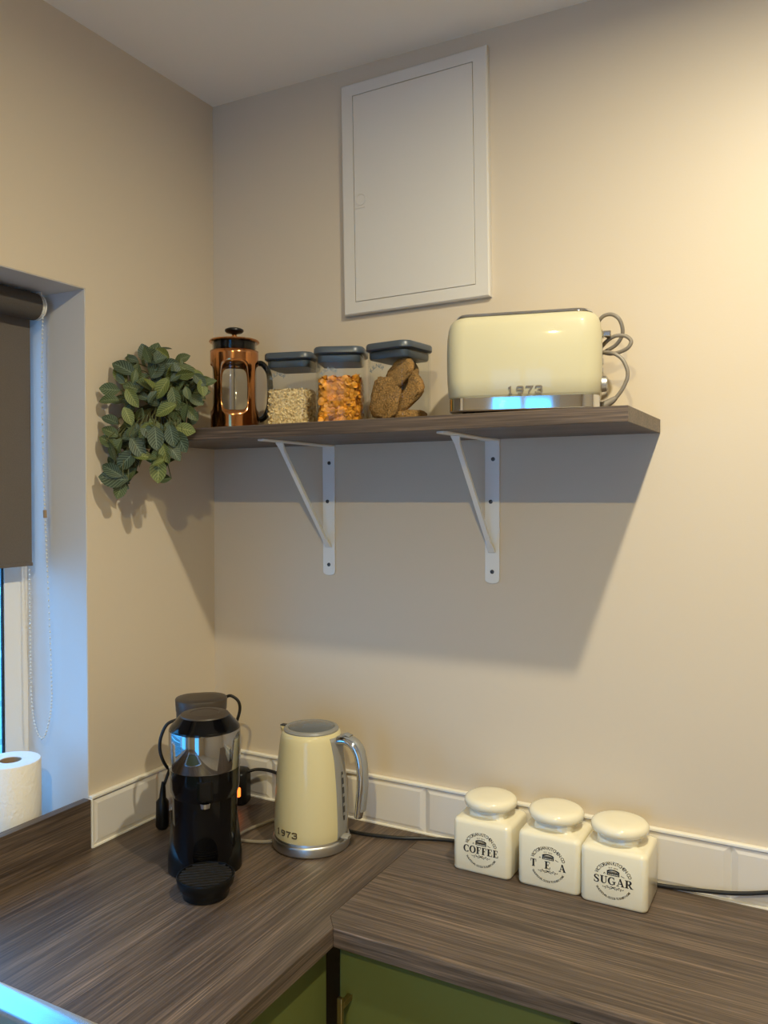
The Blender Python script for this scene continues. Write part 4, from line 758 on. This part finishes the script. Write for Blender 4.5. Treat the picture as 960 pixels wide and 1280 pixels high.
obj('plug', MB().tube([minv @ Vector(p) for p in ((0.0730, -0.2563, 0.104), (0.0722, -0.257, 0.086), (0.0715, -0.2575, 0.070), (0.0712, -0.2576, 0.062), (0.0709, -0.2576, 0.010), (0.0709, -0.2576, 0.004))], [0.004, 0.0062, 0.0075, 0.0135, 0.0145, 0.011], 14), 'black', pc)

# ---------------------------------------------------------------- extension lead with glowing switch and cable along the wall
ex = thing('extension_lead', 'black extension lead with glowing orange switch beside the coffee machine', 'extension lead', (0.112, -0.052, 0.0), (0, 0, R(20)))
einv = (Matrix.Translation((0.112, -0.052, 0)) @ Matrix.Rotation(R(20), 4, 'Z')).inverted()
obj('socket_block', MB().rings([[(x, y, z) for x, y in rrect(0.052-2*i_, 0.056-2*i_, 0.016, 6)] for i_, z in ((0.003, 0.0), (0.0, 0.003), (0.0, 0.070), (0.004, 0.076), (0.012, 0.078))]), 'black', ex, smooth=50)
obj('switch', MB().rings([[(x + 0.008, -0.0283 - yy, 0.033 + z) for x, z in rrect(w_, h_, 0.003, 4)] for yy, w_, h_ in ((0.0, 0.015, 0.022), (0.004, 0.014, 0.021), (0.006, 0.010, 0.016))]), 'neon', ex, smooth=40)
obj('cable', MB().tube([einv @ p for p in spline([(0.130, -0.046, 0.070), (0.150, -0.030, 0.0755), (0.180, -0.020, 0.074), (0.215, -0.020, 0.066), (0.260, -0.032, 0.040), (0.310, -0.055, 0.012), (0.360, -0.070, 0.0045), (0.434, -0.080, 0.0045), (0.477, -0.077, 0.0045), (0.543, -0.060, 0.0045), (0.600, -0.034, 0.0045), (0.650, -0.0188, 0.0045), (0.70, -0.0175, 0.0045), (0.80, -0.0173, 0.0045), (0.92, -0.0173, 0.0045), (1.03, -0.0175, 0.0045), (1.08, -0.0178, 0.0070), (1.132, -0.018, 0.0125), (1.185, -0.018, 0.0205), (1.236, -0.018, 0.0340), (1.30, -0.018, 0.056), (1.40, -0.018, 0.10)], 6)], 0.0038, 10), 'cord_black', ex)

# ---------------------------------------------------------------- storage canisters
def make_canister(word, label, x, y, rz):
    c = thing('storage_canister', label, 'canister', (x, y, 0), (0, 0, R(rz)), group='ivory ceramic storage canisters')
    S, Dp = 0.1165, 0.104
    def g(i_, z, r=0.011): return [(a, b, z) for a, b in rrect(S-2*i_, Dp-2*i_, max(0.004, r - i_*0.2), 6)]
    n4 = 28
    def circ(r, z): return [(r*math.cos(a), r*math.sin(a), z) for a in [math.atan2(p[1], p[0]) for p in rrect(S, Dp, 0.011, 6)]]
    obj('body', MB().rings([g(0.005, 0.0), g(0.0015, 0.002), g(0.0, 0.006), g(0.0, 0.0915), g(0.0010, 0.0955), g(0.0035, 0.0990), g(0.0080, 0.1005), circ(0.0435, 0.1018), circ(0.0425, 0.1035), circ(0.0420, 0.118)]), 'ceramic', c, smooth=60)
    obj('lid', MB().lathe([(0.0415, 0.1182), (0.0465, 0.1186), (0.0495, 0.1205), (0.0510, 0.1245), (0.0510, 0.1285), (0.0495, 0.1330), (0.0460, 0.1360), (0.040, 0.1378), (0.025, 0.1388), (0.001, 0.1392)], 56), 'ceramic', c, smooth=60)
    fn = lambda u, v, d: (u, -Dp/2 - 0.0003, 0.0475 + v)
    width = {'COFFEE': 0.070, 'TEA': 0.066, 'SUGAR': 0.068}[word]
    st = serif_word(word, width, 0.0135, {'TEA': 1.1}.get(word, 0.06))
    mb = stroke_mesh([densify([(u, v-0.0012, w) for u, v, w in s], 0.003) for s in st], fn)
    arc_text(mb, 'VICTORIAN KITCHEN CO', fn, 0, -0.001, 0.0312, 0.0088, 90, 142, sx=0.84)
    arc_text(mb, 'TRADITIONAL GOODS TO EVERY HOME', fn, 0, 0.001, 0.0322, 0.0052, 270, 124, inside=True, sx=1.0)
    # little shop front above the word, year line, flourish below
    x0 = 0.0
    for s in ([(-0.011, 0.0085, 0.0007), (-0.011, 0.017, 0.0007)], [(0.011, 0.0085, 0.0007), (0.011, 0.017, 0.0007)], [(-0.0115, 0.0088, 0.0006), (0.0115, 0.0088, 0.0006)], [(-0.011, 0.0125, 0.0012), (0.011, 0.0125, 0.0012)],
              [(0.0105*math.cos(R(a)), 0.0148 + 0.0035*math.sin(R(a)), 0.0011) for a in range(0, 181, 15)], [(-0.0105, 0.0150, 0.0006), (0.0105, 0.0150, 0.0006)],
              [(-0.018, 0.0088, 0.0004), (-0.0165, 0.0115, 0.0005), (-0.0145, 0.0098, 0.0004)], [(0.0145, 0.0112, 0.0005), (0.0165, 0.0098, 0.0005), (0.021, 0.0086, 0.0004)]):
        mb2 = stroke_mesh([[(u*0.92, (v-0.0085)*0.95+0.0088, w_) for u, v, w_ in s]], fn); k = len(mb.v); mb.v += mb2.v; mb.f += [tuple(i+k for i in f) for f in mb2.f]
    for k_ in range(-4, 5):
        mb2 = stroke_mesh([[(k_*0.0023, 0.0090, 0.00035), (k_*0.0023, 0.0122, 0.00035)]], fn); k = len(mb.v); mb.v += mb2.v; mb.f += [tuple(i+k for i in f) for f in mb2.f]
    fl = [[(sg*(0.003+0.0036*q_ + 0.0014*math.cos(R(a))), -0.0135 - 0.0010*(1 if q_ % 2 else -1) + 0.0017*math.sin(R(a)), 0.00045) for a in range(0, 300, 30)] for q_ in range(4) for sg in (-1, 1)]
    fl += [[(-0.004, -0.0155, 0.0005), (0, -0.0120, 0.0009), (0.004, -0.0155, 0.0005)], [(-0.0185, -0.0125, 0.0004), (-0.0165, -0.0138, 0.0006)], [(0.0185, -0.0125, 0.0004), (0.0165, -0.0138, 0.0006)]]
    mb2 = stroke_mesh(fl, fn); k = len(mb.v); mb.v += mb2.v; mb.f += [tuple(i+k for i in f) for f in mb2.f]
    arc_text(mb, 'EST 1890', fn, 0, -0.05, 0.0720, 0.0034, 90, 13, sx=1.0)
    obj('printed_label', mb, 'print', c, smooth=0, fix=False)
    return c
make_canister('COFFEE', 'ivory ceramic canister printed COFFEE with round lid', 0.7485, -0.0750, 0)
make_canister('TEA', 'ivory ceramic canister printed TEA with round lid', 0.8780, -0.0725, 0)
make_canister('SUGAR', 'ivory ceramic canister printed SUGAR with round lid', 0.9965, -0.0785, 0)

# ---------------------------------------------------------------- window dressing: roller blind, paper towel roll
BX, BY1, BY0 = -0.108, -0.4280, -1.735
bl = thing('roller_blind', 'taupe roller blind half lowered over the window with bead chain', 'blind', (BX, (BY0+BY1)/2, WIN[3]-0.0016))
hy = (BY1-BY0)/2
top = -0.031
Mr = Matrix.Rotation(R(90), 4, 'X')
def cyl_y(r, y0, y1, cz, n=28, cx=0.0): return MB().tube([(cx, y0, cz), (cx, y1, cz)], r, n)
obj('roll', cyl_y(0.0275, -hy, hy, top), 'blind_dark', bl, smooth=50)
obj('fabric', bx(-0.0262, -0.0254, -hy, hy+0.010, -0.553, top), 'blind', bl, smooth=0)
obj('bottom_bar', bx(-0.0295, -0.0222, -hy, hy+0.010, -0.560, -0.5532), 'blind', bl, smooth=0, bevel=0.001)
br = obj('bracket', cyl_y(0.0265, hy+0.0075, hy+0.0105, top).box(-0.012, 0.012, hy+0.0075, hy+0.0105, -0.02, -0.0005), 'upvc', bl, smooth=40)
obj('chain_wheel', cyl_y(0.0235, hy+0.0005, hy+0.0075, top), 'upvc', bl, smooth=40)
obj('bracket', MB().box(-0.026, 0.026, -hy-0.005, -hy-0.002, -0.062, -0.0005), 'upvc', bl, smooth=0, bevel=0.004)
# bead chain: two hanging runs joined by a loop at the bottom
path = spline([(0.0245, hy+0.002, top), (0.026, hy-0.004, -0.2), (0.026, hy+0.000, -0.42), (0.026, hy+0.005, -0.55), (0.026, hy+0.013, -0.78), (0.022, hy+0.014, -0.86), (0.006, hy+0.009, -0.915), (-0.018, hy+0.010, -0.90), (-0.032, hy+0.011, -0.84), (-0.034, hy+0.011, -0.70), (-0.034, hy+0.010, -0.50), (-0.034, hy+0.008, -0.2), (-0.0290, hy+0.004, top)], 40)
ch = MB(); acc = 0; last = path[0]; octa = [(1, 0, 0), (-1, 0, 0), (0, 1, 0), (0, -1, 0), (0, 0, 1), (0, 0, -1)]
of = [(0, 2, 4), (2, 1, 4), (1, 3, 4), (3, 0, 4), (2, 0, 5), (1, 2, 5), (3, 1, 5), (0, 3, 5)]
for p in path:
    acc += (p-last).length; last = p
    if acc >= 0.0068: ch.add([Vector(o_)*0.0030 + p for o_ in octa], of); acc = 0
ch.tube(path[::8], 0.0005, 4)
cho = obj('bead_chain', ch, 'bead', bl, smooth=180); cho['kind'] = 'stuff'
obj('chain_joiner', MB().tube([(0.026, hy+0.0015, -0.460), (0.026, hy+0.001, -0.444)], 0.0035, 8), 'card', bl)

pr = thing('paper_towel_roll', 'white paper towel roll standing on the window sill', 'paper towel', (-0.0755, -0.5170, 0.0))
obj('paper', MB().rings([[(r*math.cos(2*PI*i/56), r*math.sin(2*PI*i/56), z) for i in range(56)] for r, z in ((0.0205, 0.0), (0.054, 0.0), (0.0555, 0.002), (0.0555, 0.201), (0.054, 0.2035), (0.0205, 0.2035), (0.0205, 0.0))], False, False), 'paper', pr, smooth=40)
obj('core_tube', MB().rings([[(r*math.cos(2*PI*i/40), r*math.sin(2*PI*i/40), z) for i in range(40)] for r, z in ((0.0185, 0.0), (0.0204, 0.0), (0.0204, 0.2025), (0.0185, 0.2025), (0.0185, 0.0))], False, False), 'card', pr, smooth=40)
